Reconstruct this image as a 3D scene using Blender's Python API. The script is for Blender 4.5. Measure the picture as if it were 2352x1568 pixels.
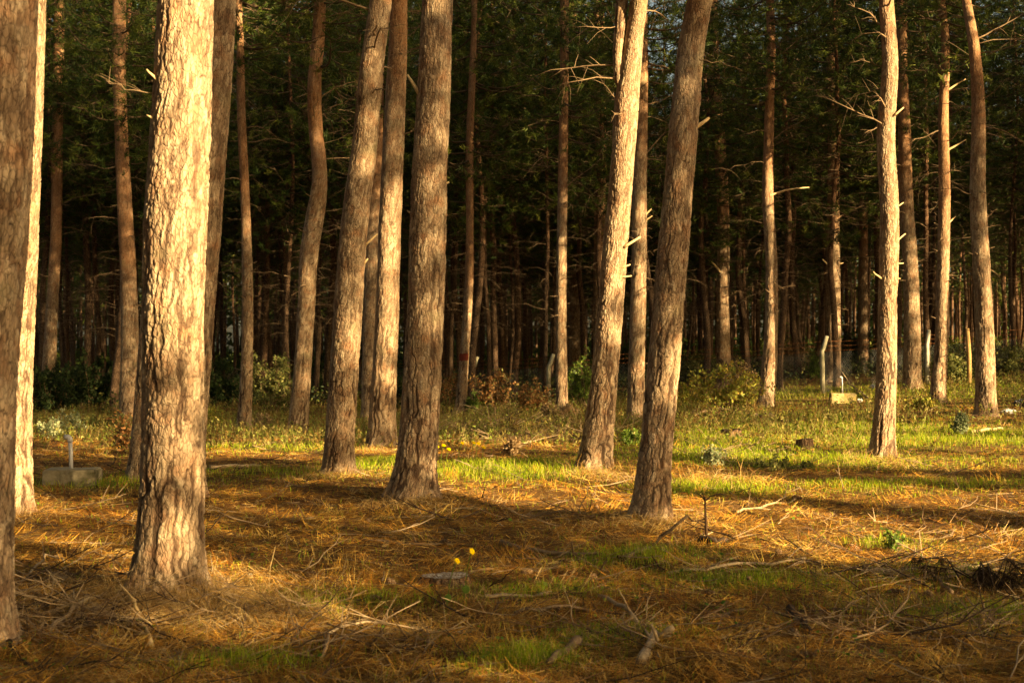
import bpy, math, random
import numpy as np
from mathutils import Vector

# ------------------------------------------------------------------ camera, sky, sun, exposure
scene = bpy.context.scene
for o in list(bpy.data.objects):
    bpy.data.objects.remove(o, do_unlink=True)
COL = scene.collection

CAM_H = 1.6
FPX, CX, HOR = 2940.0, 1176.0, 800.0          # focal length, centre column and horizon row of a 2352 x 1568 picture
cam_d = bpy.data.cameras.new('camera')
cam = bpy.data.objects.new('camera', cam_d)
COL.objects.link(cam)
cam.location = (0, 0, CAM_H)
cam.rotation_euler = (math.radians(90) + math.atan(16 / FPX), 0, 0)
cam_d.sensor_width = 36
cam_d.lens = 45
cam_d.clip_start = 0.1
cam_d.clip_end = 3000
cam_d.dof.use_dof = True
cam_d.dof.focus_distance = 17.5
cam_d.dof.aperture_fstop = 5.0
scene.camera = cam

SUN_AZ, SUN_EL = 130.0, 18.0                  # clockwise from +Y; behind the camera on the right
world = bpy.data.worlds.new('World')
scene.world = world
world.use_nodes = True
wn = world.node_tree.nodes
sky = wn.new('ShaderNodeTexSky')
sky.sky_type = 'NISHITA'
sky.sun_disc = False
sky.sun_elevation = math.radians(SUN_EL)
sky.sun_rotation = math.radians(SUN_AZ)
sky.air_density = 1.0
sky.dust_density = 4.0
sky.ozone_density = 0.6
wn['Background'].inputs['Strength'].default_value = 0.05
world.node_tree.links.new(sky.outputs[0], wn['Background'].inputs['Color'])

sun_d = bpy.data.lights.new('sun', 'SUN')
sun_d.energy = 5.0
sun_d.angle = math.radians(0.5)
sun_d.color = (1.0, 0.80, 0.54)
sun = bpy.data.objects.new('sun', sun_d)
COL.objects.link(sun)
_az, _el = math.radians(SUN_AZ), math.radians(SUN_EL)
TOSUN = Vector((math.sin(_az) * math.cos(_el), math.cos(_az) * math.cos(_el), math.sin(_el)))
sun.rotation_euler = TOSUN.to_track_quat('Z', 'Y').to_euler()

scene.view_settings.view_transform = 'Standard'
scene.view_settings.look = 'None'
scene.view_settings.exposure = 2.2
scene.view_settings.gamma = 1.0
try:
    scene.view_settings.use_white_balance = True
    scene.view_settings.white_balance_temperature = 8700
    scene.view_settings.white_balance_tint = 6
except Exception:
    pass
scene.cycles.use_denoising = True
scene.cycles.max_bounces = 6
scene.cycles.diffuse_bounces = 3
scene.cycles.glossy_bounces = 1
scene.cycles.transmission_bounces = 3
scene.cycles.transparent_max_bounces = 4
scene.cycles.sample_clamp_indirect = 4

# ------------------------------------------------------------------ helpers
rng = np.random.default_rng(7)
random.seed(7)


def h01(ix, iy, s=0):
    x = (ix.astype(np.int64) * 374761393 + iy.astype(np.int64) * 668265263 + int(s) * 974634777) & 0xffffffff
    x = ((x ^ (x >> 13)) * 1274126177) & 0xffffffff
    x = ((x ^ (x >> 16)) * 2246822519) & 0xffffffff
    return ((x ^ (x >> 15)) & 0xffffff) / float(0x1000000)


def vn(x, y, s=0):
    x = np.asarray(x, float); y = np.asarray(y, float)
    ix = np.floor(x); iy = np.floor(y)
    fx = x - ix; fy = y - iy
    fx = fx * fx * (3 - 2 * fx); fy = fy * fy * (3 - 2 * fy)
    a = h01(ix, iy, s); b = h01(ix + 1, iy, s); c = h01(ix, iy + 1, s); d = h01(ix + 1, iy + 1, s)
    return (a + (b - a) * fx) * (1 - fy) + (c + (d - c) * fx) * fy


def fbm(x, y, s=0, o=3):
    t = 0; a = 0.5; n = 0
    for k in range(o):
        t = t + a * vn(x * 2 ** k, y * 2 ** k, s + k * 17); n += a; a *= 0.5
    return t / n


def sstep(a, b, x):
    t = np.clip((x - a) / (b - a), 0, 1)
    return t * t * (3 - 2 * t)


def gsm(x, y):
    x = np.asarray(x, float); y = np.asarray(y, float)
    s = sstep(12, 46, y)
    lx = np.clip(x, -2.5, 24)
    return s * (0.062 * lx - 0.66)


FEET = []


def gz(x, y):
    x = np.asarray(x, float); y = np.asarray(y, float)
    fade = 1 / (1 + (np.abs(y) / 60.0) ** 2)
    n = (fbm(x * 0.55, y * 0.55, 3, 2) - 0.5) * 0.14 + (fbm(x * 2.2, y * 2.2, 9, 3) - 0.5) * 0.075
    for (fx, fy, fr) in FEET:
        n = n + 0.030 * np.exp(-((x - fx) ** 2 + (y - fy) ** 2) / (fr * fr)) / np.maximum(fade, 0.3)
    return gsm(x, y) + n * fade


def px2w(px, py):
    dx = (px - CX) / FPX; dz = -(py - HOR) / FPX
    lo = 3.0
    Zs = np.concatenate([np.arange(3, 60, 0.05), np.arange(60, 300, 0.5)])
    f = CAM_H + dz * Zs - gsm(dx * Zs, Zs)
    k = np.argmax(f < 0)
    if f[k] >= 0:
        k = len(Zs) - 1
    Z = Zs[k]
    return np.array([dx * Z, Z, float(gz(dx * Z, Z))])


def pxat(px, py, Z):
    return np.array([(px - CX) / FPX * Z, Z, CAM_H - (py - HOR) / FPX * Z])


def link(o, parent=None):
    COL.objects.link(o)
    if parent is not None:
        o.parent = parent
    return o


def tag(o, label=None, cat=None, group=None, kind=None):
    if label: o['label'] = label
    if cat: o['category'] = cat
    if group: o['group'] = group
    if kind: o['kind'] = kind
    return o


def empty(name, loc, rz=0.0):
    o = bpy.data.objects.new(name, None)
    o.empty_display_size = 0.2
    o.location = [float(v) for v in loc]
    o.rotation_euler = (0, 0, rz)
    COL.objects.link(o)
    return o


def mesh_np(name, V, Q=None, T=None, mats=None, qm=None, tm=None, attr=None, smooth=False):
    V = np.asarray(V, np.float32).reshape(-1, 3)
    Q = np.zeros((0, 4), np.int32) if Q is None or len(Q) == 0 else np.asarray(Q, np.int32)
    T = np.zeros((0, 3), np.int32) if T is None or len(T) == 0 else np.asarray(T, np.int32)
    me = bpy.data.meshes.new(name)
    me.vertices.add(len(V)); me.vertices.foreach_set('co', V.ravel())
    nl = Q.size + T.size
    me.loops.add(nl); me.loops.foreach_set('vertex_index', np.concatenate([Q.ravel(), T.ravel()]).astype(np.int32))
    npol = len(Q) + len(T)
    me.polygons.add(npol)
    st = np.concatenate([np.arange(len(Q)) * 4, len(Q) * 4 + np.arange(len(T)) * 3]).astype(np.int32)
    me.polygons.foreach_set('loop_start', st)
    if mats:
        for m in mats:
            me.materials.append(m)
    if qm is not None or tm is not None:
        a = np.zeros(len(Q), np.int32) if qm is None else np.asarray(qm, np.int32)
        b = np.zeros(len(T), np.int32) if tm is None else np.asarray(tm, np.int32)
        me.polygons.foreach_set('material_index', np.concatenate([a, b]).astype(np.int32))
    me.update(calc_edges=True)
    if attr is not None:
        for k, A in attr.items():
            at = me.color_attributes.new(k, 'FLOAT_COLOR', 'POINT')
            at.data.foreach_set('color', np.asarray(A, np.float32).ravel())
    if smooth:
        me.polygons.foreach_set('use_smooth', np.ones(npol, bool))
    return me


def obj(name, me, parent=None, loc=(0, 0, 0)):
    o = bpy.data.objects.new(name, me)
    o.location = [float(v) for v in loc]
    return link(o, parent)


class MB:
    def __init__(s):
        s.V = []; s.Q = []; s.T = []; s.C = []; s.QM = []; s.TM = []; s.n = 0

    def add(s, V, Q=None, T=None, C=None, m=0):
        V = np.asarray(V, float).reshape(-1, 3)
        s.V.append(V)
        if Q is not None and len(Q):
            s.Q.append(np.asarray(Q) + s.n); s.QM.append(np.full(len(Q), m))
        if T is not None and len(T):
            s.T.append(np.asarray(T) + s.n); s.TM.append(np.full(len(T), m))
        s.C.append(np.tile((0.5, 0.5, 0.5, 1.0), (len(V), 1)) if C is None else np.asarray(C, float))
        s.n += len(V)

    def tube(s, P, R, n=5, m=0, col=None, cap=True):
        P = np.asarray(P, float); k = len(P)
        R = np.broadcast_to(np.asarray(R, float), (k,))
        D = np.gradient(P, axis=0)
        D /= np.linalg.norm(D, axis=1)[:, None] + 1e-9
        ref = np.array([0.31, 0.2, 0.93]) if abs(D[:, 2].mean()) < 0.8 else np.array([0.9, 0.3, 0.1])
        A = np.cross(D, ref); A /= np.linalg.norm(A, axis=1)[:, None] + 1e-9
        B = np.cross(D, A)
        t = np.arange(n) / n * 2 * math.pi
        V = P[:, None, :] + R[:, None, None] * (A[:, None, :] * np.cos(t)[None, :, None] + B[:, None, :] * np.sin(t)[None, :, None])
        i = np.arange(k - 1)[:, None] * n; j = np.arange(n)[None, :]; j2 = (j + 1) % n
        Q = np.stack([i + j, i + j2, i + n + j2, i + n + j], -1).reshape(-1, 4)
        V = V.reshape(-1, 3); T = None
        if cap:
            V = np.concatenate([V, P[:1], P[-1:]])
            jj = np.arange(n); a = len(V) - 2; b = len(V) - 1
            T = np.concatenate([np.stack([np.full(n, a), (jj + 1) % n, jj], -1),
                                np.stack([np.full(n, b), (k - 1) * n + jj, (k - 1) * n + (jj + 1) % n], -1)])
        C = None if col is None else np.tile(col, (len(V), 1))
        s.add(V, Q, T, C, m)

    def mesh(s, name, mats, attr='col', smooth=False):
        V = np.concatenate(s.V)
        return mesh_np(name, V, np.concatenate(s.Q) if s.Q else None, np.concatenate(s.T) if s.T else None, mats,
                       np.concatenate(s.QM) if s.QM else None, np.concatenate(s.TM) if s.TM else None,
                       {attr: np.concatenate(s.C)} if attr else None, smooth)


def strips(base, d, up, L, W, C, bend=0.0, nseg=1):
    """flat needles / blades as quads: base (n,3), direction d, side vector up"""
    n = len(base)
    L = np.broadcast_to(L, (n,))[:, None]; W = np.broadcast_to(W, (n,))[:, None]
    V = np.stack([base - up * W * 0.5, base + up * W * 0.5, base + d * L + up * W * 0.2, base + d * L - up * W * 0.2], 1)
    Q = np.arange(n * 4).reshape(n, 4)
    return V.reshape(-1, 3), Q, np.repeat(C, 4, axis=0)


def unit(v):
    return v / (np.linalg.norm(v, axis=-1, keepdims=True) + 1e-9)


def rdir(n):
    return unit(rng.normal(size=(n, 3)))


# ------------------------------------------------------------------ materials
def newmat(name):
    m = bpy.data.materials.new(name); m.use_nodes = True
    nt = m.node_tree
    for n in list(nt.nodes):
        nt.nodes.remove(n)
    out = nt.nodes.new('ShaderNodeOutputMaterial')
    return m, nt, out


def N(nt, t, **kw):
    n = nt.nodes.new(t)
    for k, v in kw.items():
        if k.startswith('i_'):
            n.inputs[k[2:].replace('_', ' ')].default_value = v
        else:
            setattr(n, k, v)
    return n


def ramp(nt, fac, stops):
    r = nt.nodes.new('ShaderNodeValToRGB')
    e = r.color_ramp.elements
    while len(e) > 1:
        e.remove(e[-1])
    e[0].position = stops[0][0]; e[0].color = (*stops[0][1], 1)
    for p, c in stops[1:]:
        x = e.new(p); x.color = (*c, 1)
    nt.links.new(fac, r.inputs[0])
    return r.outputs[0]


def mixc(nt, fac, a, b, mode='MIX'):
    m = nt.nodes.new('ShaderNodeMix'); m.data_type = 'RGBA'; m.blend_type = mode
    for sock, v in ((m.inputs[0], fac), (m.inputs[6], a), (m.inputs[7], b)):
        if isinstance(v, (int, float)):
            sock.default_value = v
        elif isinstance(v, tuple):
            sock.default_value = (*v, 1)
        else:
            nt.links.new(v, sock)
    return m.outputs[2]


def math_n(nt, op, a, b=None):
    m = nt.nodes.new('ShaderNodeMath'); m.operation = op
    for i, v in enumerate((a, b)):
        if v is None: continue
        if isinstance(v, (int, float)): m.inputs[i].default_value = v
        else: nt.links.new(v, m.inputs[i])
    return m.outputs[0]


def principled(nt, out, col, rough=0.85, bump=None, bstr=0.5, bdist=0.01, spec=0.2):
    p = nt.nodes.new('ShaderNodeBsdfPrincipled')
    if isinstance(col, tuple): p.inputs['Base Color'].default_value = (*col, 1)
    else: nt.links.new(col, p.inputs['Base Color'])
    p.inputs['Roughness'].default_value = rough
    p.inputs['Specular IOR Level'].default_value = spec
    if bump is not None:
        b = nt.nodes.new('ShaderNodeBump'); b.inputs['Strength'].default_value = bstr; b.inputs['Distance'].default_value = bdist
        nt.links.new(bump, b.inputs['Height']); nt.links.new(b.outputs[0], p.inputs['Normal'])
    nt.links.new(p.outputs[0], out.inputs[0])
    return p


def mat_bark():
    m, nt, out = newmat('pine_bark')
    tc = N(nt, 'ShaderNodeTexCoord'); at = N(nt, 'ShaderNodeAttribute', attribute_name='bk')
    sep = N(nt, 'ShaderNodeSeparateColor'); nt.links.new(at.outputs['Color'], sep.inputs[0])
    mp = N(nt, 'ShaderNodeMapping'); mp.inputs['Scale'].default_value = (1, 1, 0.42); nt.links.new(tc.outputs['Object'], mp.inputs[0])
    n1 = N(nt, 'ShaderNodeTexNoise', i_Scale=55.0, i_Detail=6.0, i_Roughness=0.65); nt.links.new(mp.outputs[0], n1.inputs[0])
    n2 = N(nt, 'ShaderNodeTexNoise', i_Scale=7.0, i_Detail=3.0); nt.links.new(tc.outputs['Object'], n2.inputs[0])
    vo = N(nt, 'ShaderNodeTexVoronoi', i_Scale=42.0); vo.feature = 'DISTANCE_TO_EDGE'; nt.links.new(mp.outputs[0], vo.inputs[0])
    f = math_n(nt, 'ADD', math_n(nt, 'MULTIPLY', sep.outputs[1], 0.55), math_n(nt, 'MULTIPLY', n1.outputs[0], 0.5))
    plate = ramp(nt, f, [(0.18, (0.16, 0.10, 0.060)), (0.4, (0.29, 0.195, 0.12)), (0.62, (0.37, 0.265, 0.165)), (0.85, (0.47, 0.36, 0.24))])
    red = mixc(nt, math_n(nt, 'MULTIPLY', sep.outputs[2], 0.6), plate, mixc(nt, n1.outputs[0], (0.26, 0.10, 0.04), (0.48, 0.22, 0.09)))
    rs = ramp(nt, n2.outputs[0], [(0.5, (0, 0, 0)), (0.72, (0.5, 0.5, 0.5))])
    red2 = mixc(nt, rs, red, (0.36, 0.155, 0.07))
    cr = ramp(nt, vo.outputs['Distance'], [(0.0, (0.55, 0.55, 0.55)), (0.12, (1, 1, 1))])
    c2 = mixc(nt, 0.8, red2, cr, 'MULTIPLY')
    fin = mixc(nt, sep.outputs[0], c2, (0.040, 0.019, 0.010))
    lich = ramp(nt, N_noise(nt, tc, 3.0), [(0.6, (0, 0, 0)), (0.75, (0.35, 0.35, 0.35))])
    fin = mixc(nt, lich, fin, mixc(nt, n1.outputs[0], (0.16, 0.15, 0.06), (0.33, 0.30, 0.17)))
    h = math_n(nt, 'ADD', n1.outputs[0], math_n(nt, 'MULTIPLY', ramp(nt, vo.outputs['Distance'], [(0, (0, 0, 0)), (0.15, (1, 1, 1))]), 0.5))
    principled(nt, out, fin, 0.85, h, 0.8, 0.012)
    return m


def N_noise(nt, tc, sc):
    n = N(nt, 'ShaderNodeTexNoise', i_Scale=sc, i_Detail=4.0); nt.links.new(tc.outputs['Object'], n.inputs[0])
    return n.outputs[0]


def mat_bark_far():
    m, nt, out = newmat('shade_darkened_bark')
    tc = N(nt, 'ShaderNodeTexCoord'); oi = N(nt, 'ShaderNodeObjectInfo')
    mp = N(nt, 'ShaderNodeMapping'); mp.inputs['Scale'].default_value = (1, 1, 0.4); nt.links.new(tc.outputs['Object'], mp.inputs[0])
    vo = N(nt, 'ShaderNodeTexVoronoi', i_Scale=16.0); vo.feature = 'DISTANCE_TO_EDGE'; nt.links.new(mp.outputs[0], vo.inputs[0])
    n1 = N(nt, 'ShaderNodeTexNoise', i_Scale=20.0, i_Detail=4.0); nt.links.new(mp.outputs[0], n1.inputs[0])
    c = ramp(nt, n1.outputs[0], [(0.3, (0.070, 0.045, 0.029)), (0.7, (0.165, 0.110, 0.070))])  # bark colours lowered to stand in for the shade of the forest
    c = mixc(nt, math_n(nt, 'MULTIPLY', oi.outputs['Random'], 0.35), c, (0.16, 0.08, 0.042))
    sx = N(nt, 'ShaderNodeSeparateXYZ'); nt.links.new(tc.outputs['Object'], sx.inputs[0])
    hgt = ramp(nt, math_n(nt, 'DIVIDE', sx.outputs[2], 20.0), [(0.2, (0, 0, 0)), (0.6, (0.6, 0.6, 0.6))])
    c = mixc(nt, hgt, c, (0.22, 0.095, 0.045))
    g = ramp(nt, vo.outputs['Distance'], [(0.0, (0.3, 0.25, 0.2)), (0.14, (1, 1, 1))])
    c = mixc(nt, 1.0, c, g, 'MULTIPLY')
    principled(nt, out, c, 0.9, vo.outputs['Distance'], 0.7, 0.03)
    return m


def mat_leaf(name, transl=0.4, tint=(1, 1, 1), rough=0.6, spec=0.25):
    """colour comes from the 'col' attribute of each leaf or needle"""
    m, nt, out = newmat(name)
    at = N(nt, 'ShaderNodeAttribute', attribute_name='col')
    c = mixc(nt, 1.0, at.outputs['Color'], tint, 'MULTIPLY')
    p = nt.nodes.new('ShaderNodeBsdfPrincipled'); nt.links.new(c, p.inputs['Base Color'])
    p.inputs['Roughness'].default_value = rough; p.inputs['Specular IOR Level'].default_value = spec
    if transl > 0:
        t = N(nt, 'ShaderNodeBsdfTranslucent'); nt.links.new(c, t.inputs[0])
        mx = N(nt, 'ShaderNodeMixShader'); mx.inputs[0].default_value = transl
        nt.links.new(p.outputs[0], mx.inputs[1]); nt.links.new(t.outputs[0], mx.inputs[2]); nt.links.new(mx.outputs[0], out.inputs[0])
    else:
        nt.links.new(p.outputs[0], out.inputs[0])
    return m


def mat_wood(name, a, b, scale=30.0):
    m, nt, out = newmat(name)
    tc = N(nt, 'ShaderNodeTexCoord')
    n = N(nt, 'ShaderNodeTexNoise', i_Scale=scale, i_Detail=5.0, i_Roughness=0.7); nt.links.new(tc.outputs['Object'], n.inputs[0])
    c = ramp(nt, n.outputs[0], [(0.3, a), (0.7, b)])
    principled(nt, out, c, 0.85, n.outputs[0], 0.6, 0.01)
    return m


def mat_concrete(name, a, b, stain):
    m, nt, out = newmat(name)
    tc = N(nt, 'ShaderNodeTexCoord')
    n = N(nt, 'ShaderNodeTexNoise', i_Scale=14.0, i_Detail=8.0, i_Roughness=0.7); nt.links.new(tc.outputs['Object'], n.inputs[0])
    n2 = N(nt, 'ShaderNodeTexNoise', i_Scale=4.0, i_Detail=4.0, i_Distortion=0.6); nt.links.new(tc.outputs['Object'], n2.inputs[0])
    c = ramp(nt, n.outputs[0], [(0.3, a), (0.7, b)])
    s = ramp(nt, n2.outputs[0], [(0.5, (0, 0, 0)), (0.64, (0.85, 0.85, 0.85))])
    c = mixc(nt, s, c, stain)
    principled(nt, out, c, 0.9, n.outputs[0], 0.5, 0.01)
    return m


def mat_ground():
    m, nt, out = newmat('needle_litter_ground')
    tc = N(nt, 'ShaderNodeTexCoord'); at = N(nt, 'ShaderNodeAttribute', attribute_name='gmix')
    sep = N(nt, 'ShaderNodeSeparateColor'); nt.links.new(at.outputs['Color'], sep.inputs[0])
    mp = N(nt, 'ShaderNodeMapping'); mp.inputs['Scale'].default_value = (1.0, 3.0, 1.0); mp.inputs['Rotation'].default_value = (0, 0, 0.5)
    nt.links.new(tc.outputs['Object'], mp.inputs[0])
    n1 = N(nt, 'ShaderNodeTexNoise', i_Scale=22.0, i_Detail=8.0, i_Roughness=0.75, i_Distortion=1.2); nt.links.new(mp.outputs[0], n1.inputs[0])
    n2 = N(nt, 'ShaderNodeTexNoise', i_Scale=1.6, i_Detail=4.0); nt.links.new(tc.outputs['Object'], n2.inputs[0])
    lit = ramp(nt, n1.outputs[0], [(0.3, (0.035, 0.017, 0.008)), (0.5, (0.13, 0.060, 0.020)), (0.70, (0.36, 0.18, 0.055))])
    lit = mixc(nt, ramp(nt, n2.outputs[0], [(0.4, (0, 0, 0)), (0.7, (0.6, 0.6, 0.6))]), lit, mixc(nt, n1.outputs[0], (0.10, 0.055, 0.025), (0.30, 0.19, 0.09)))
    gr = ramp(nt, n1.outputs[0], [(0.35, (0.045, 0.050, 0.012)), (0.65, (0.15, 0.16, 0.035))])
    c = mixc(nt, sep.outputs[0], lit, gr)
    c = mixc(nt, sep.outputs[1], c, mixc(nt, n2.outputs[0], (0.09, 0.12, 0.03), (0.17, 0.18, 0.06)))
    principled(nt, out, c, 0.95, n1.outputs[0], 0.9, 0.03, 0.1)
    return m


M_bark = mat_bark()
M_farbark = mat_bark_far()
M_needle = mat_leaf('pine_needles', 0.35)
M_leaf = mat_leaf('shrub_leaves', 0.4)
M_grass = mat_leaf('grass_blades', 0.5, spec=0.15)
M_litter = mat_leaf('fallen_needles', 0.12, spec=0.12, rough=0.8)
M_petal = mat_leaf('flower_petals', 0.35)
M_twig = mat_leaf('twig_bark', 0.0, rough=0.85, spec=0.1)
M_deadwood = mat_wood('dead_branch_wood', (0.11, 0.068, 0.038), (0.28, 0.19, 0.11), 25)
M_fresh = mat_wood('broken_pale_wood', (0.45, 0.30, 0.14), (0.62, 0.46, 0.25), 40)
M_darkwood = mat_wood('dark_rotten_wood', (0.018, 0.012, 0.008), (0.07, 0.045, 0.028), 40)
M_branch = mat_wood('shaded_branch_bark', (0.045, 0.030, 0.019), (0.13, 0.085, 0.048), 20)
M_bare = mat_wood('bare_branch_bark', (0.10, 0.066, 0.040), (0.25, 0.17, 0.10), 18)
M_greystick = mat_wood('weathered_stick', (0.22, 0.15, 0.09), (0.47, 0.35, 0.21), 45)
M_conc = mat_concrete('stained_concrete', (0.22, 0.18, 0.11), (0.40, 0.34, 0.23), (0.09, 0.08, 0.035))
M_post = mat_concrete('post_concrete', (0.30, 0.27, 0.18), (0.44, 0.40, 0.28), (0.18, 0.18, 0.10))
M_lpost = mat_concrete('sunlit_post_concrete', (0.46, 0.43, 0.33), (0.60, 0.57, 0.46), (0.38, 0.36, 0.26))  # paler copy of the post concrete, sunlight put into its colour
M_yblock = mat_concrete('yellowed_concrete', (0.32, 0.25, 0.11), (0.46, 0.37, 0.18), (0.28, 0.20, 0.06))
M_pwood = mat_wood('sawn_post_wood', (0.36, 0.21, 0.08), (0.52, 0.34, 0.15), 12)


def mat_plain(name, col, rough=0.5, spec=0.4, metal=0.0):
    m, nt, out = newmat(name)
    tc = N(nt, 'ShaderNodeTexCoord')
    n = N(nt, 'ShaderNodeTexNoise', i_Scale=9.0, i_Detail=6.0); nt.links.new(tc.outputs['Object'], n.inputs[0])
    c = ramp(nt, n.outputs[0], [(0.3, tuple(v * 0.75 for v in col)), (0.7, col)])
    p = principled(nt, out, c, rough, n.outputs[0], 0.2, 0.01, spec)
    p.inputs['Metallic'].default_value = metal
    return m


M_pipe = mat_plain('grey_pipe', (0.50, 0.49, 0.50), 0.45, 0.5)
M_wpipe = mat_plain('white_pipe', (0.78, 0.78, 0.76), 0.4, 0.5)
M_wire = mat_plain('fence_wire', (0.12, 0.125, 0.12), 0.5, 0.5, 0.3)
M_rust = mat_plain('rusty_barbed_wire', (0.30, 0.11, 0.04), 0.8, 0.2)
M_redpaint = mat_plain('red_paint', (0.20, 0.035, 0.02), 0.8, 0.2)
M_white = mat_plain('white_plastic', (0.5, 0.49, 0.48), 0.4, 0.5)
M_black = mat_plain('black_plastic', (0.02, 0.02, 0.02), 0.35, 0.5)
M_ground = mat_ground()


def mat_cut():
    m, nt, out = newmat('cut_stump_face')
    tc = N(nt, 'ShaderNodeTexCoord')
    mp = N(nt, 'ShaderNodeMapping'); mp.inputs['Scale'].default_value = (1, 1, 0.01); nt.links.new(tc.outputs['Object'], mp.inputs[0])
    w = N(nt, 'ShaderNodeTexWave', i_Scale=14.0, i_Distortion=3.0, i_Detail=3.0); w.wave_type = 'RINGS'; w.rings_direction = 'Z'
    nt.links.new(mp.outputs[0], w.inputs[0])
    n = N(nt, 'ShaderNodeTexNoise', i_Scale=40.0, i_Detail=6.0); nt.links.new(tc.outputs['Object'], n.inputs[0])
    c = ramp(nt, w.outputs[1], [(0.2, (0.22, 0.14, 0.08)), (0.8, (0.42, 0.31, 0.20))])
    c = mixc(nt, ramp(nt, n.outputs[0], [(0.52, (0, 0, 0)), (0.62, (0.9, 0.9, 0.9))]), c, (0.62, 0.55, 0.44))
    principled(nt, out, c, 0.9, n.outputs[0], 0.8, 0.015)
    return m


M_cut = mat_cut()

for (px, py, w) in [(-85, 1480, 200), (40, 1185, 66), (385, 1378, 152), (430, 1150, 74), (322, 1097, 52), (775, 1090, 66), (876, 1030, 62), (950, 1147, 100), (1365, 1082, 74), (1495, 1198, 80), (2026, 1048, 54), (1459, 975, 40)]:
    _p = px2w(px, py); FEET.append((_p[0], _p[1], w * 0.5 * _p[1] / FPX * 2.0))
# ------------------------------------------------------------------ ground
def grow(a, b, st, g):
    r = [a]
    while r[-1] < b:
        r.append(r[-1] + st); st *= g
    return np.array(r)


def patch_mix(x, y):
    """how grassy the ground is: broad green glade right of centre, small patches elsewhere"""
    g = np.zeros_like(x)
    for (px, py, rx, ry, a) in GRASS:
        c = GP[(px, py)]
        g = np.maximum(g, a * np.exp(-(((x - c[0]) / rx) ** 2 + ((y - c[1]) / ry) ** 2)))
    n = fbm(x * 0.9 + 5, y * 0.9, 41, 3)
    n2 = fbm(x * 3.1 + 2, y * 3.1, 44, 2)
    return np.clip(g * (-0.38 + 1.6 * n + 1.35 * n2), 0, 1)


GRASS = [(1170, 1080, 1.0, 1.5, 0.85), (1060, 1090, 0.8, 0.9, 0.65), (1700, 1045, 1.8, 1.8, 0.85), (1620, 1010, 1.4, 2.5, 0.75), (1880, 985, 3.2, 2.6, 0.85),
         (1830, 960, 1.6, 2.2, 1.0), (2150, 1010, 3.4, 2.2, 0.75), (2300, 1000, 3.0, 2.0, 0.6), (1950, 1060, 2.0, 1.0, 0.7),
         (2050, 1120, 2.0, 0.7, 0.5), (1650, 1120, 0.8, 0.8, 0.6), (620, 1030, 1.8, 1.5, 0.5), (860, 1075, 0.8, 1.2, 0.55),
         (1130, 960, 2.6, 3.5, 0.5), (1900, 900, 6, 5, 0.6), (2200, 900, 5, 5, 0.55), (1460, 1290, 0.5, 0.5, 0.4), (790, 1395, 0.5, 0.3, 0.55),
         (1270, 1380, 0.5, 0.3, 0.4), (1210, 1540, 0.3, 0.18, 0.6), (1760, 1350, 0.8, 0.35, 0.42), (2100, 1320, 0.6, 0.3, 0.3), (570, 1545, 0.3, 0.2, 0.5),
         (1430, 1490, 0.4, 0.2, 0.4), (2050, 1250, 0.4, 0.3, 0.35), (230, 1110, 1.2, 0.6, 0.5), (660, 1090, 1.6, 0.7, 0.4), (2250, 1420, 0.7, 0.4, 0.35)]
GP = {(g[0], g[1]): px2w(g[0], g[1]) for g in GRASS}

xs = np.concatenate([-grow(9.5, 420, 0.1, 1.13)[::-1], np.arange(-9.42, 9.45, 0.075), grow(9.5, 420, 0.1, 1.13)])
ys = np.concatenate([-grow(0, 90, 0.6, 1.2)[::-1], np.arange(0.4, 4.8, 0.25), np.arange(4.9, 22, 0.075), grow(22.05, 900, 0.09, 1.04)])
XX, YY = np.meshgrid(xs, ys)
ZZ = gz(XX, YY)
nx, ny = len(xs), len(ys)
i = np.arange(ny - 1)[:, None] * nx; j = np.arange(nx - 1)[None, :]
Qg = np.stack([i + j, i + j + 1, i + nx + j + 1, i + nx + j], -1).reshape(-1, 4)
gm = patch_mix(XX, YY).ravel()
far = (sstep(150, 190, YY) * 1.0).ravel()
me = mesh_np('ground', np.stack([XX, YY, ZZ], -1), Qg, None, [M_ground],
             attr={'gmix': np.stack([gm, far, gm * 0, gm * 0 + 1], -1)}, smooth=True)
tag(obj('ground', me), kind='structure')


# ------------------------------------------------------------------ pine trunks with plated bark
def interp_rows(K, z):
    """K rows (x,y,z,r) sorted by z; smooth interpolation"""
    K = np.asarray(K, float)
    zk = K[:, 2]
    out = []
    for c in (0, 1, 3):
        m = np.gradient(K[:, c], zk)
        k = np.clip(np.searchsorted(zk, z) - 1, 0, len(zk) - 2)
        h = zk[k + 1] - zk[k]; t = np.clip((z - zk[k]) / h, 0, 1)
        a = (2 * t ** 3 - 3 * t ** 2 + 1) * K[k, c] + (t ** 3 - 2 * t ** 2 + t) * h * m[k] + (-2 * t ** 3 + 3 * t ** 2) * K[k + 1, c] + (t ** 3 - t ** 2) * h * m[k + 1]
        out.append(a)
    return out


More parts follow.
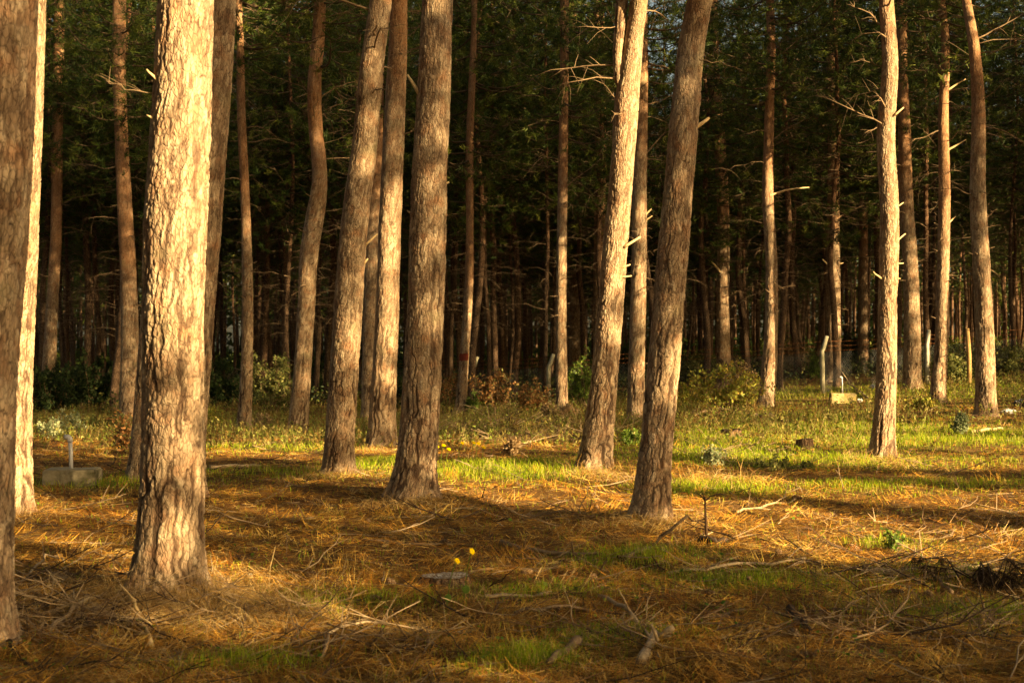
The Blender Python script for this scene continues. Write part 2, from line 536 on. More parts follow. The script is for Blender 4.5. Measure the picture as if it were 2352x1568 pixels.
def trunk_mesh(name, K, seed, nth, dz, ztop_fine, orange0, plate=(0.052, 0.105), amp=0.011, flare=0.34):
    z0 = K[0][2]; z1 = K[-1][2]
    zf = min(ztop_fine, z1)
    z = np.concatenate([np.arange(z0, zf, dz), np.arange(zf, z1, 0.25), [z1]])
    cx, cy, r = interp_rows(K, z)
    th = np.arange(nth) / nth * 2 * math.pi
    TH, Zg = np.meshgrid(th, z)
    R0 = max(float(np.median(r)), 0.03)
    ncol = max(6, int(round(2 * math.pi * R0 / plate[0])))
    SX = TH * R0
    wob = fbm(SX * 5, Zg * 5, seed + 3, 3) - 0.5
    wob2 = fbm(SX * 16, Zg * 9, seed + 4, 2) - 0.5
    a = TH / (2 * math.pi) * ncol + wob * 0.9 + wob2 * 0.7
    b = Zg / plate[1] + wob2 * 1.3 + wob * 0.8
    ia = np.floor(a); ib = np.floor(b)
    F1 = np.full(a.shape, 9.0); F2 = np.full(a.shape, 9.0); ID = np.zeros(a.shape)
    for da in (-1, 0, 1):
        for db in (-1, 0, 1):
            ca = ia + da; cb = ib + db; cw = np.mod(ca, ncol)
            pxx = ca + 0.05 + 0.9 * h01(cw, cb, seed); pyy = cb + 0.02 + 0.96 * h01(cw, cb, seed + 5)
            d = np.sqrt((a - pxx) ** 2 + ((b - pyy) * 0.8) ** 2)
            nr = d < F1
            F2 = np.where(nr, F1, np.minimum(F2, d)); ID = np.where(nr, h01(cw, cb, seed + 9), ID); F1 = np.where(nr, d, F1)
    e = F2 - F1
    plateau = sstep(0.02, 0.26, e)
    keep = 0.15 + 0.85 * sstep(0.3, 0.6, vn(a * 0.9, b * 0.7, seed + 77))
    g1 = (1 - sstep(0.015, 0.12, e)) * keep
    rough = 0.30 + 0.70 * np.exp(-np.clip(Zg - z0 - 0.6, 0, None) / 2.2)
    rid = np.abs(fbm(SX / 0.062 + wob * 1.5, Zg / 0.46 + wob2 * 1.0, seed + 21, 2) - 0.5) * 2
    fis = (1 - sstep(0.04, 0.10 + 0.09 * rough, rid)) * sstep(0.22, 0.5, vn(SX / 0.10, Zg / 0.40, seed + 22)) * np.clip(rough * 1.25, 0, 1)
    groove = np.clip(np.maximum(g1 * (0.72 + 0.28 * rough), fis), 0, 1)
    plateau = plateau * (1 - 0.9 * fis) - 0.9 * fis
    fine = fbm(TH * ncol / 2.0, Zg * 40, seed + 30, 2) - 0.5
    zz = Zg - z0
    low = np.exp(-np.clip(zz - 0.15, 0, None) / 0.16)
    lobes = 0.5 + 0.5 * np.sin(TH * 5 + seed) * 0.6 + 0.4 * (vn(TH / (2 * math.pi) * 7, Zg * 0, seed + 60) - 0.5)
    big = (fbm(np.cos(TH) * 1.3 + 5, Zg * 1.4 + np.sin(TH), seed + 40, 2) - 0.5) * 0.10
    Rg = r[:, None] * (1 + big + flare * low * (0.5 + lobes))
    sc = np.clip(r[:, None] / 0.16, 0.35, 1.0)
    Rg = Rg + amp * sc * (0.45 + 0.55 * rough) * (plateau - 0.7 + 0.85 * (ID - 0.5) + 0.45 * fine)
    knot = np.zeros_like(Zg)
    kr = np.random.default_rng(seed)
    for q in range(int(9 + 1.2 * (z1 - z0))):
        kt = kr.random() * 2 * math.pi; kz = z0 + 0.7 + kr.random() * (z1 - z0 - 0.7)
        dth = np.abs((TH - kt + math.pi) % (2 * math.pi) - math.pi) * R0
        q2 = np.exp(-((dth / 0.035) ** 2 + ((Zg - kz) / 0.05) ** 2))
        Rg += 0.009 * sc * q2
        knot = np.maximum(knot, np.exp(-((dth / 0.022) ** 2 + ((Zg - kz) / 0.03) ** 2)))
    X = cx[:, None] - Rg * np.sin(TH); Y = cy[:, None] + Rg * np.cos(TH)      # seam at the back
    V = np.stack([X, Y, Zg], -1).reshape(-1, 3)
    k, n = Zg.shape
    i = np.arange(k - 1)[:, None] * n; j = np.arange(n)[None, :]; j2 = (j + 1) % n
    Q = np.stack([i + j, i + j2, i + n + j2, i + n + j], -1).reshape(-1, 4)
    V = np.concatenate([V, [[cx[-1], cy[-1], z1 + 0.01]]])
    T = np.stack([np.full(n, len(V) - 1), (k - 1) * n + np.arange(n), (k - 1) * n + (np.arange(n) + 1) % n], -1)
    org = sstep(orange0, orange0 + 3.0, Zg - z0) * (0.6 + 0.8 * (fbm(np.cos(TH) + 3, Zg * 1.1, seed + 88, 2)))
    C = np.stack([np.maximum(groove * 0.9, knot * 0.75), ID, np.clip(org, 0, 1), np.ones_like(ID)], -1).reshape(-1, 4)
    C = np.concatenate([C, C[-1:]])
    return mesh_np(name, V, Q, T, [M_bark], attr={'bk': C}, smooth=True)


# ------------------------------------------------------------------ crowns and dead branches shared by the pines
GREENS = np.array([(0.036, 0.060, 0.012), (0.055, 0.085, 0.014), (0.080, 0.108, 0.018), (0.120, 0.135, 0.024), (0.045, 0.078, 0.018)])


def needle_tufts(mb, P, D, L=0.2, W=0.02, per=10, m=0, tone=1.0):
    """tufts of needles at points P pointing roughly along D"""
    n = len(P)
    if n == 0: return
    base = np.repeat(P, per, axis=0) + rng.normal(size=(n * per, 3)) * 0.03
    d = unit(np.repeat(D, per, axis=0) * 0.7 + rng.normal(size=(n * per, 3)) * 0.75)
    up = unit(np.cross(d, rdir(n * per)))
    ci = GREENS[rng.integers(0, len(GREENS), n)] * (0.75 + 0.6 * rng.random((n, 1))) * tone
    C = np.concatenate([np.repeat(ci, per, axis=0) * (0.8 + 0.4 * rng.random((n * per, 1))), np.ones((n * per, 1))], 1)
    V, Q, CC = strips(base, d, up, L * (0.7 + 0.6 * rng.random(n * per)), W * (0.7 + 0.6 * rng.random(n * per)), C)
    mb.add(V, Q, None, CC, m)


def crown_mesh(name, seed, z0, z1, rad, nb, tufts=11, per=11, W=0.033, L=0.23):
    global rng
    rng = np.random.default_rng(seed)
    mb = MB()
    for k in range(nb):
        f = (k + rng.random()) / nb
        z = z0 + (z1 - z0) * f
        prof = (0.55 + 0.45 * math.sin(min(1, f * 2.2) * math.pi / 2)) * (1 - 0.72 * max(0, f - 0.35) / 0.65)
        L0 = rad * prof * (0.65 + 0.5 * rng.random())
        az = rng.random() * 2 * math.pi
        rise = -0.12 + 0.55 * f + 0.25 * (rng.random() - 0.5)
        t = np.linspace(0, 1, 7)
        hd = np.array([math.cos(az), math.sin(az), 0]); sd = np.array([-hd[1], hd[0], 0])
        bend = (rng.random() - 0.5) * 0.5
        P = np.array([0, 0, z]) + np.outer(t * L0, hd) + np.outer(t ** 2 * L0 * bend, sd) + np.outer(t * L0 * rise - 0.18 * L0 * t * (1 - t) * 2 + 0.16 * L0 * t ** 3, [0, 0, 1])
        mb.tube(P, np.linspace(0.035, 0.010, 7) * (0.7 + 0.3 * rad / 2.5), 4, 1)
        nt = max(3, int(tufts * L0 / rad))
        tt = 0.22 + 0.80 * rng.random(nt) ** 0.75
        idx = np.clip(tt * 6, 0, 5.999); i0 = idx.astype(int); fr = (idx - i0)[:, None]
        PP = P[i0] * (1 - fr) + P[np.minimum(i0 + 1, 6)] * fr
        off = rng.normal(size=(nt, 3)) * np.array([0.42, 0.42, 0.22]) * (0.35 + tt[:, None]) * rad / 2.2
        for q in range(0, nt, 3):
            mb.tube(np.array([PP[q], PP[q] + off[q] * 0.55 + [0, 0, 0.03], PP[q] + off[q]]), [0.012, 0.009, 0.006], 3, 1, cap=False)
        D = unit(hd + off * 0.8 + np.array([0, 0, 0.35]))
        needle_tufts(mb, PP + off, D, L, W, per)
    return mb.mesh(name, [M_needle, M_branch])


def dead_branch_pts(z, az, L, rise, rr):
    t = np.linspace(0, 1, 6)
    hd = np.array([math.cos(az), math.sin(az), 0]); sd = np.array([-hd[1], hd[0], 0])
    bend = (rr.random() - 0.5) * 0.6; dr = 0.25 + 0.35 * rr.random()
    kink = rr.normal(size=(6, 3)) * 0.02 * L; kink[0] = 0
    return np.array([0, 0, z]) + np.outer(t * L, hd) + np.outer(t ** 2 * L * bend, sd) + np.outer(t * L * rise - t ** 2 * L * dr, [0, 0, 1]) + kink


def add_dead_branch(mb, P, r0, rr, twigs=5, m=0, nside=5):
    k = len(P)
    mb.tube(P, np.linspace(r0, r0 * 0.3, k), nside, m)
    for q in range(twigs):
        t = 0.3 + 0.65 * rr.random(); x = t * (k - 1); i0 = int(x); f = x - i0
        b = P[i0] * (1 - f) + P[min(i0 + 1, k - 1)] * f
        ax = P[min(i0 + 1, k - 1)] - P[i0]; ax = ax / (np.linalg.norm(ax) + 1e-9)
        d = unit(ax * 0.8 + rr.normal(size=3) * 0.7)
        l = np.linalg.norm(P[-1] - P[0]) * (0.18 + 0.3 * rr.random())
        tp = np.array([b, b + d * l * 0.5 + rr.normal(size=3) * 0.03 * l, b + d * l + np.array([0, 0, -0.12 * l])])
        mb.tube(tp, [r0 * 0.32, r0 * 0.2, r0 * 0.1], 3, m, cap=False)


def dead_mesh(name, seed, z0, z1, nb, Lm):
    rr = np.random.default_rng(seed)
    mb = MB()
    for k in range(nb):
        z = z0 + (z1 - z0) * (k + rr.random()) / nb
        L = Lm * (0.35 + 0.75 * rr.random()) * (0.6 + 0.5 * (z - z0) / (z1 - z0))
        P = dead_branch_pts(z, rr.random() * 6.283, L, 0.05 + 0.5 * rr.random(), rr)
        add_dead_branch(mb, P, 0.012 + 0.010 * rr.random(), rr, 6, 0, 4)
    return mb.mesh(name, [M_bare])


CROWNS = [crown_mesh('crown', 100 + k, 6.8 + 0.6 * (k % 3), 22.0 + 0.6 * k, 2.5 + 0.14 * (k % 4), 96, 22, 15, 0.024, 0.21) for k in range(5)]
DEADS = [dead_mesh('dead_branches', 200 + k, 2.8, 12.5, 46, 2.7) for k in range(5)]


def far_trunk(k):
    rr = np.random.default_rng(300 + k)
    z = np.linspace(-0.15, 23.5, 50); nth = 12
    r = 0.165 * (1 - 0.80 * np.clip(z / 23.5, 0, 1)) * (1 + 0.25 * np.exp(-np.clip(z, 0, None) / 0.2))
    a, b = rr.random(2) * 6.28; w = 0.06 + 0.14 * rr.random()
    cx = w * np.sin(z * 0.55 + a) + 0.035 * np.sin(z * 1.7 + b); cy = w * np.cos(z * 0.5 + b)
    s = np.clip(z / 2.5, 0, 1); cx = (cx - cx[0]) * s; cy = (cy - cy[0]) * s
    th = np.arange(nth) / nth * 6.2832
    R = r[:, None] * (1 + 0.12 * (rr.random((len(z), nth)) - 0.5))
    V = np.stack([cx[:, None] + R * np.cos(th), cy[:, None] + R * np.sin(th), np.repeat(z[:, None], nth, 1)], -1).reshape(-1, 3)
    i = np.arange(len(z) - 1)[:, None] * nth; j = np.arange(nth)[None, :]; j2 = (j + 1) % nth
    Q = np.stack([i + j, i + j2, i + nth + j2, i + nth + j], -1).reshape(-1, 4)
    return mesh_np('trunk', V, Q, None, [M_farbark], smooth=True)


FTRUNKS = [far_trunk(k) for k in range(6)]

# ------------------------------------------------------------------ the pines one can tell apart
# centre column, row, width (2352 px picture) from the ground upwards; lit = rows the low sun reaches and how much
HERO = [
 ('h1', [(-85, 1480, 205), (-62, 1000, 182), (-50, 800, 176), (-16, 400, 168), (5, 0, 160)], [], 'thick dark trunk cut off by the left edge of the photo'),
 ('h1b', [(40, 1185, 66), (44, 900, 62), (52, 600, 58), (64, 300, 54), (82, 0, 50)], [(0, 1185, 1.0)], 'sunlit straight pine half hidden behind the thick dark trunk at far left'),
 ('h2', [(385, 1378, 152), (393, 1150, 144), (396, 1000, 140), (401, 700, 137), (405, 540, 141), (411, 300, 134), (424, 0, 126)], [(0, 640, 1.0), (640, 760, 0.8), (760, 1180, 0.30), (1180, 1400, 0.6)], 'thickest sunlit pine, its pale trunk glowing in the left foreground'),
 ('h3', [(430, 1150, 74), (437, 1000, 72), (456, 700, 74), (480, 400, 74), (503, 0, 74)], [], 'shaded grey pine right behind the big glowing trunk'),
 ('h3b', [(322, 1097, 52), (336, 900, 48), (350, 700, 44), (372, 300, 40), (385, 0, 36)], [], 'dark pine whose foot shows just left of the big glowing trunk'),
 ('h4', [(297, 962, 44), (298, 800, 40), (292, 600, 36), (283, 450, 33), (274, 300, 30), (270, 150, 30), (268, 0, 30)], [(520, 960, 0.15)], 'reddish slender pine left of the big glowing trunk, beside the dark bush'),
 ('h5', [(108, 942, 32), (116, 750, 28), (126, 550, 25), (131, 300, 24), (138, 0, 22)], [], 'dim slender pine between the strip of sunlit trunk and the reddish pine'),
 ('h6', [(560, 992, 33), (567, 850, 28), (569, 650, 25), (562, 450, 21), (556, 250, 19), (550, 80, 17), (548, 0, 16)], [(420, 560, 0.2)], 'thin dim pine right of the big glowing trunk, bowed to the right'),
 ('h7', [(683, 1000, 46), (695, 850, 40), (703, 700, 40), (711, 580, 42), (722, 500, 44), (735, 425, 36), (734, 370, 33), (724, 310, 33), (723, 200, 31), (730, 80, 29), (735, 0, 27)], [(260, 330, 0.5), (330, 560, 0.12), (560, 900, 0.35)], 'pine with an S-shaped kink in the middle of its trunk'),
 ('h8', [(775, 1090, 66), (788, 900, 66), (800, 700, 65), (815, 520, 62), (836, 330, 58), (851, 200, 54), (866, 60, 51), (872, 0, 50)], [(0, 330, 0.22), (330, 620, 0.3), (620, 860, 0.55), (860, 1080, 0.12)], 'brown pine leaning right, left one of the middle trio'),
 ('h9', [(876, 1030, 62), (883, 850, 57), (892, 650, 53), (896, 500, 52), (904, 350, 49), (908, 200, 46), (913, 80, 42), (915, 0, 40)], [(0, 400, 0.15), (430, 780, 1.0), (780, 900, 0.8), (900, 1000, 0.2)], 'sunlit pine in the gap between two thick brown pines, shaded above'),
 ('h9b', [(846, 975, 34), (850, 750, 33), (857, 500, 31), (866, 250, 26), (870, 0, 22)], [], 'dark pine squeezed behind the leaning brown pine'),
 ('h10', [(950, 1147, 100), (958, 1050, 92), (968, 900, 86), (976, 740, 85), (982, 560, 83), (988, 400, 81), (995, 250, 77), (1000, 120, 73), (1004, 0, 70)], [(0, 480, 0.38), (480, 760, 0.30), (760, 1140, 0.06)], 'thick shaded brown pine standing left of centre with mossy foot'),
 ('h11', [(1055, 950, 24), (1068, 800, 21), (1077, 650, 20), (1079, 500, 17), (1078, 350, 18), (1084, 200, 16), (1088, 100, 14), (1090, 0, 13)], [(600, 760, 0.3)], 'thin sinuous pine with a red paint mark near its foot'),
 ('h12', [(1291, 945, 28), (1289, 700, 24), (1293, 400, 22), (1296, 200, 20), (1297, 0, 20)], [(560, 930, 0.75), (300, 560, 0.25)], 'thin straight pine right behind a bent concrete fence post'),
 ('h13', [(1322, 880, 26), (1320, 600, 25), (1318, 300, 22), (1317, 0, 19)], [(650, 830, 0.3)], 'dim straight pine just right of the thin straight pine'),
 ('h14', [(1370, 905, 26), (1376, 600, 25), (1379, 300, 25), (1376, 0, 22)], [(500, 800, 0.12)], 'reddish dim pine just left of the forked sunlit pine'),
 ('h15', [(1365, 1082, 74), (1385, 900, 64), (1403, 700, 59), (1420, 500, 56), (1431, 350, 53), (1441, 230, 56), (1451, 150, 46), (1462, 50, 41), (1467, 0, 40)], [(0, 640, 1.0), (640, 800, 0.7), (800, 950, 0.2), (950, 1080, 0.15)], 'sunlit pine that forks into two stems near the top of the photo'),
 ('h16', [(1459, 975, 40), (1463, 800, 37), (1468, 600, 35), (1470, 400, 32), (1474, 200, 27), (1475, 0, 24)], [(470, 960, 0.6)], 'straight pine between the forked sunlit pine and the thick leaning one'),
 ('h17', [(1495, 1198, 80), (1510, 1000, 75), (1524, 850, 73), (1540, 650, 71), (1557, 450, 67), (1573, 250, 65), (1595, 80, 61), (1607, 0, 59)], [(0, 600, 0.12), (600, 740, 0.2), (740, 960, 0.75), (960, 1190, 0.1)], 'thick shaded grey pine leaning right with a bright right edge'),
 ('h18', [(1664, 890, 34), (1661, 700, 29), (1662, 500, 27), (1652, 300, 28), (1642, 150, 26), (1637, 0, 24)], [(440, 760, 0.4)], 'brown pine rising from the yellow green bush behind the fence wires'),
 ('h19', [(1758, 932, 38), (1771, 750, 30), (1773, 620, 27), (1765, 450, 25), (1768, 250, 21), (1770, 100, 20), (1772, 0, 19)], [(370, 500, 0.8), (580, 920, 0.5)], 'slim slightly wavy pine with a long pale dead branch to the right'),
 ('h20', [(1912, 876, 36), (1915, 700, 32), (1913, 500, 28), (1913, 300, 25), (1916, 100, 24), (1918, 0, 22)], [(480, 760, 0.6), (760, 870, 0.3)], 'pine standing right behind the grey fence post and concrete block'),
 ('h21', [(1983, 855, 26), (1983, 700, 23), (1985, 550, 20), (1984, 300, 16), (1975, 200, 14), (1975, 0, 12)], [(650, 850, 0.5)], 'thinnest pine standing beyond the fence left of the brightest right-hand pine'),
 ('h22', [(2026, 1048, 54), (2035, 900, 46), (2040, 700, 42), (2042, 500, 42), (2040, 300, 40), (2042, 150, 36), (2039, 0, 33)], [(0, 1045, 1.0)], 'nearest sunlit pine on the right with short pale branch stubs'),
 ('h23', [(2095, 893, 42), (2095, 750, 37), (2092, 600, 34), (2083, 450, 32), (2076, 300, 28), (2076, 150, 24), (2075, 0, 22)], [(560, 890, 0.45)], 'crooked grey pine right behind the nearest sunlit right-hand pine'),
 ('h24', [(2152, 926, 36), (2162, 800, 30), (2164, 650, 28), (2168, 450, 26), (2169, 250, 22), (2168, 100, 18), (2167, 0, 18)], [(180, 920, 0.95)], 'slender sunlit pine with orange bark in its upper half'),
 ('h25', [(2264, 957, 46), (2263, 800, 42), (2255, 600, 38), (2250, 450, 36), (2245, 250, 30), (2232, 100, 24), (2226, 0, 21)], [(0, 140, 0.7), (560, 950, 0.6)], 'rightmost big pine, standing between the timber post and white litter'),
]
ORANGE = {'h24': 3.5, 'h4': 3.5, 'h6': 4, 'h14': 4.5, 'h7': 5.0, 'h11': 3.0, 'h18': 5.5, 'h13': 5, 'h12': 6, 'h21': 4, 'h5': 4}
# dead branches and stubs the photo shows (pixel polylines, thickness in px, pale?)
BR = {
 'h2': [([(350, 218), (315, 206), (275, 198), (240, 187)], 5, 0), ([(356, 178), (347, 170), (342, 164)], 8, 1), ([(350, 272), (342, 268)], 7, 1)],
 'h7': [([(742, 218), (770, 200), (800, 190), (832, 183)], 6, 0), ([(714, 215), (690, 198), (650, 182), (600, 160)], 5, 0), ([(742, 60), (780, 40), (830, 10)], 5, 0)],
 'h8': [([(846, 558), (868, 538)], 8, 1), ([(843, 598), (846, 594)], 7, 1), ([(838, 210), (805, 225), (770, 240), (745, 262)], 5, 0)],
 'h10': [([(958, 208), (948, 192), (936, 174)], 12, 1), ([(1022, 424), (1032, 420)], 9, 1), ([(943, 490), (936, 485)], 7, 1), ([(962, 105), (935, 122)], 9, 0), ([(968, 55), (945, 75)], 7, 0), ([(1018, 502), (1026, 488)], 5, 0)],
 'h12': [([(1303, 428), (1345, 392), (1385, 362)], 5, 0), ([(1303, 100), (1340, 70), (1380, 42)], 6, 0), ([(1282, 612), (1275, 598)], 3, 1)],
 'h14': [([(1388, 510), (1400, 495)], 4, 0)],
 'h15': [([(1442, 562), (1470, 545)], 9, 1), ([(1436, 612), (1447, 608)], 6, 1), ([(1434, 636), (1450, 634)], 6, 1), ([(1420, 240), (1400, 210), (1380, 190)], 4, 0)],
 'h16': [([(1484, 492), (1496, 480)], 6, 1), ([(1484, 506), (1498, 496)], 6, 1), ([(1488, 350), (1520, 310), (1560, 290)], 6, 0), ([(1486, 240), (1530, 225), (1560, 215)], 6, 0)],
 'h17': [([(1600, 292), (1612, 284), (1628, 272)], 13, 1), ([(1572, 295), (1560, 284)], 8, 0), ([(1612, 138), (1660, 142), (1710, 165)], 5, 0)],
 'h18': [([(1652, 622), (1640, 608), (1628, 598)], 7, 1), ([(1672, 450), (1690, 425), (1700, 410)], 4, 0)],
 'h19': [([(1772, 448), (1800, 438), (1830, 433), (1858, 431)], 6, 1), ([(1778, 132), (1810, 112), (1850, 75)], 6, 0), ([(1778, 320), (1810, 295), (1845, 275)], 5, 0)],
 'h20': [([(1930, 498), (1960, 482), (2000, 462)], 8, 0), ([(1900, 608), (1888, 596)], 6, 1), ([(1928, 606), (1936, 604)], 4, 1)],
 'h22': [([(2060, 552), (2078, 537)], 6, 1), ([(2060, 606), (2073, 605)], 5, 1), ([(2020, 638), (2008, 630), (2003, 624)], 6, 1), ([(2060, 260), (2074, 248)], 6, 1), ([(2024, 282), (1985, 262), (1940, 238), (1880, 212)], 6, 0), ([(2060, 475), (2073, 466)], 5, 1), ([(2023, 52), (1990, 30), (1950, 8)], 7, 0), ([(2022, 150), (1985, 138), (1950, 142)], 4, 0), ([(2058, 640), (2066, 640)], 4, 1)],
 'h23': [([(2110, 600), (2128, 592)], 5, 0), ([(2092, 430), (2120, 395)], 5, 0), ([(2110, 570), (2130, 560)], 4, 0)],
 'h24': [([(2176, 208), (2200, 192), (2218, 182)], 6, 1), ([(2176, 345), (2200, 332), (2216, 322)], 6, 1), ([(2178, 512), (2195, 497)], 6, 1), ([(2155, 300), (2120, 316), (2090, 322)], 7, 0), ([(2160, 168), (2140, 120), (2090, 20)], 6, 0), ([(2152, 516), (2144, 512)], 5, 1)],
 'h25': [([(2240, 92), (2290, 68), (2352, 32)], 8, 0), ([(2272, 495), (2290, 480)], 5, 0), ([(2260, 290), (2300, 300), (2352, 330)], 5, 0), ([(2230, 140), (2205, 155), (2180, 170)], 6, 0)],
}
SUNU = np.array([math.cos(_az - math.pi / 2 + math.pi / 2) * 0, 0, 0])
DH = np.array([-math.sin(_az), -math.cos(_az)])        # horizontal travel of the light
UH = np.array([-DH[1], DH[0]]) * -1.0
if UH[0] < 0: UH = -UH
SE, CE = math.sin(_el), math.cos(_el)


def uv(p):
    p = np.asarray(p, float)
    u = p[..., 0] * UH[0] + p[..., 1] * UH[1]
    s = p[..., 0] * DH[0] + p[..., 1] * DH[1]
    return u, p[..., 2] * CE + s * SE, s


LIT = []      # (u, v, light 0..1, weight): light wanted there, used to carve gaps in the unseen foliage

hero_pos = []
for hi, (hid, pts, lit, label) in enumerate(HERO):
    b = px2w(pts[0][0], pts[0][1])
    Z = b[1]
    K = []
    for (px, py, w) in pts:
        p = pxat(px, py, Z)
        K.append([p[0] - b[0], 0.0, p[2] - b[2], w * 0.5 * Z / FPX])
    K.sort(key=lambda q: q[2])
    K[0][2] = 0.0
    rr = random.Random(hi)
    for q in range(1, len(K)):
        K[q][1] = 0.04 * K[q][2] * (rr.random() - 0.5)
    K.insert(0, [K[0][0] - (K[1][0] - K[0][0]) * 0.1, 0, -0.15, K[0][3]])
    top = max(19.0, K[-1][2] + 8.5) + 3 * rr.random()
    slope = (K[-1][0] - K[-2][0]) / max(0.3, K[-1][2] - K[-2][2]) * 0.35
    zl, rl = K[-1][2], K[-1][3]
    fine_top = zl + 0.3
    for f in (0.3, 0.65, 1.0):
        K.append([K[-1][0] + slope * (top - zl) * 0.33, K[-1][1], zl + (top - zl) * f, rl * (1 - 0.85 * f)])
    root = empty('pine_tree', b)
    tag(root, label, 'pine tree')
    rmed = K[1][3]
    near = Z < 22
    nth = int(np.clip(2 * math.pi * rmed / (0.0075 if near else 0.013), 32, 200))
    seed = 11 + hi * 131
    obj('trunk', trunk_mesh('trunk', K, seed, nth, 0.0135 if near else 0.026, fine_top, ORANGE.get(hid, 5.5),
                            plate=(0.038, 0.085) if near else (0.045, 0.10), amp=0.0085), root)
    # crown above (mostly out of the frame, but it shades the forest behind)
    zc = max(8.5, zl + 1.0) if Z < 30 else 8.2
    c = obj('crown', CROWNS[hi % 5], root)
    ks = (top - zc + 1.0) / 15.5
    xk, yk, rk = interp_rows(K, np.array([zc + 2.0]))
    c.scale = (1.0, 1.0, ks); c.location = (float(xk[0]), float(yk[0]), zc - 6.4 * ks)
    c.rotation_euler = (0, 0, hi * 1.7)
    if hid == 'h11':
        zz_ = np.linspace(0.0, 0.26, 9) + pxat(1072, 828, Z)[2] - b[2]; aa = np.linspace(-1.5, 0.9, 11)
        xk, yk, rk = interp_rows(K, zz_)
        jag = 1 + 0.0 * aa
        VV = np.stack([xk[:, None] + (rk * 1.0 + 0.016)[:, None] * np.sin(aa)[None] * -1 * -1, yk[:, None] - (rk + 0.016)[:, None] * np.cos(aa)[None], np.repeat(zz_[:, None], 11, 1) + 0.03 * (vn(aa * 4, aa * 0, 3) - 0.5)[None]], -1).reshape(-1, 3)
        ii = np.arange(8)[:, None] * 11; jj = np.arange(10)[None]
        obj('paint_mark', mesh_np('paint_mark', VV, np.stack([ii + jj, ii + jj + 1, ii + jj + 12, ii + jj + 11], -1).reshape(-1, 4), None, [M_redpaint]), root)
    if hid == 'h15':
        FK = []
        for (px, py, w) in [(1436, 235, 22), (1424, 180, 24), (1420, 130, 22), (1424, 70, 24), (1430, 0, 30)]:
            p = pxat(px, py, Z); FK.append([p[0] - b[0], -0.06 * (len(FK) == 0) + 0.05, p[2] - b[2], w * 0.5 * Z / FPX])
        FK.append([FK[-1][0] - 0.1, 0.1, FK[-1][2] + 3.5, 0.03])
        obj('fork_stem', trunk_mesh('fork_stem', FK, 999, 44, 0.02, FK[-2][2], 9.0, flare=0.0), root)
        K2 = [[0.045, 0.11, FK[0][2] - 0.1, 0.05], [FK[1][0] + 0.16, 0.12, FK[1][2] + 0.1, 0.09], [FK[3][0] + 0.16, 0.16, FK[3][2], 0.1], [FK[4][0] + 0.13, 0.18, FK[4][2] + 0.6, 0.09]]
    # branches
    rb = np.random.default_rng(5000 + hi)
    for (poly, w, pale) in BR.get(hid, []):
        mb = MB()
        P = np.array([pxat(px, py, Z) - b for px, py in poly])
        dep = np.linspace(0, 1, len(P)) * (0.25 * (rb.random() - 0.5) * np.linalg.norm(P[-1] - P[0]))
        P[:, 1] += dep - (0.3 * rmed if pale else 0.0)
        x0 = (P[0] - P[1]); P = np.concatenate([[P[0] + unit(x0) * rmed * 0.35], P])
        r = w * 0.5 * Z / FPX
        if pale:
            r *= 0.8; mb.tube(P, np.linspace(r * 1.25, r * 0.55, len(P)), 7)
            obj('branch_stub', mb.mesh('branch_stub', [M_fresh], smooth=False), root)
        else:
            tt = np.linspace(0, 1, 9) * (len(P) - 1); i0 = np.minimum(tt.astype(int), len(P) - 2); f = (tt - i0)[:, None]
            PP = P[i0] * (1 - f) + P[i0 + 1] * f + rb.normal(size=(9, 3)) * 0.012
            add_dead_branch(mb, PP, r * 0.75, rb, 9)
            obj('dead_branch', mb.mesh('dead_branch', [M_deadwood]), root)
    nd = 0 if Z < 14 else (5 if Z < 24 else 16)
    for q in range(nd):
        zlow = 4.6 if Z < 24 else 3.0
        z = zlow + (min(zl, 11.0) - zlow) * (q + rb.random()) / nd
        xk, yk, rk = interp_rows(K, np.array([z]))
        L = (0.5 + 1.7 * rb.random()) * (0.5 + 0.6 * q / max(1, nd))
        P = dead_branch_pts(z, rb.random() * 6.283, L, 0.1 + 0.5 * rb.random(), rb) + np.array([xk[0], yk[0], 0])
        mb = MB(); add_dead_branch(mb, P, 0.010 + 0.009 * rb.random(), rb, 6)
        obj('dead_branch', mb.mesh('dead_branch', [M_deadwood]), root)
    if Z >= 24:
        for q in range(9):
            z = 1.2 + 4.5 * rb.random()
            xk, yk, rk = interp_rows(K, np.array([z])); az = rb.random() * 6.283
            d = np.array([math.cos(az), math.sin(az), 0.35]); P0 = np.array([xk[0], yk[0], z]) + d * rk[0] * 0.8
            mb = MB(); mb.tube(np.array([P0, P0 + d * 0.1, P0 + d * (0.15 + 0.12 * rb.random())]), [0.016, 0.012, 0.008], 5)
            obj('branch_stub', mb.mesh('branch_stub', [M_deadwood]), root)
    hero_pos.append((b[0], b[1]))
    # light wanted along the trunk
    for yy in np.arange(0, pts[0][1], 14):
        I = 0.04
        for (a0, a1, v) in lit:
            if a0 <= yy <= a1: I = v
        yk2 = [p[1] for p in pts][::-1]; xk2 = [p[0] for p in pts][::-1]
        xx = np.interp(yy, yk2, xk2)
        if I >= 0.5:
            for dxp in (-2.4, -1.7, 1.7, 2.4):
                p = pxat(xx, yy, Z); p[0] += dxp * rmed
                u, v, s = uv(p); LIT.append((float(u), float(v), I, 0.7))
        for dxp in (-0.9, -0.4, 0.0, 0.4, 0.9):
            p = pxat(xx, yy, Z); p[0] += dxp * rmed; p[1] -= 0.5 * rmed
            u, v, s = uv(p)
            LIT.append((float(u), float(v), I, 3.0))

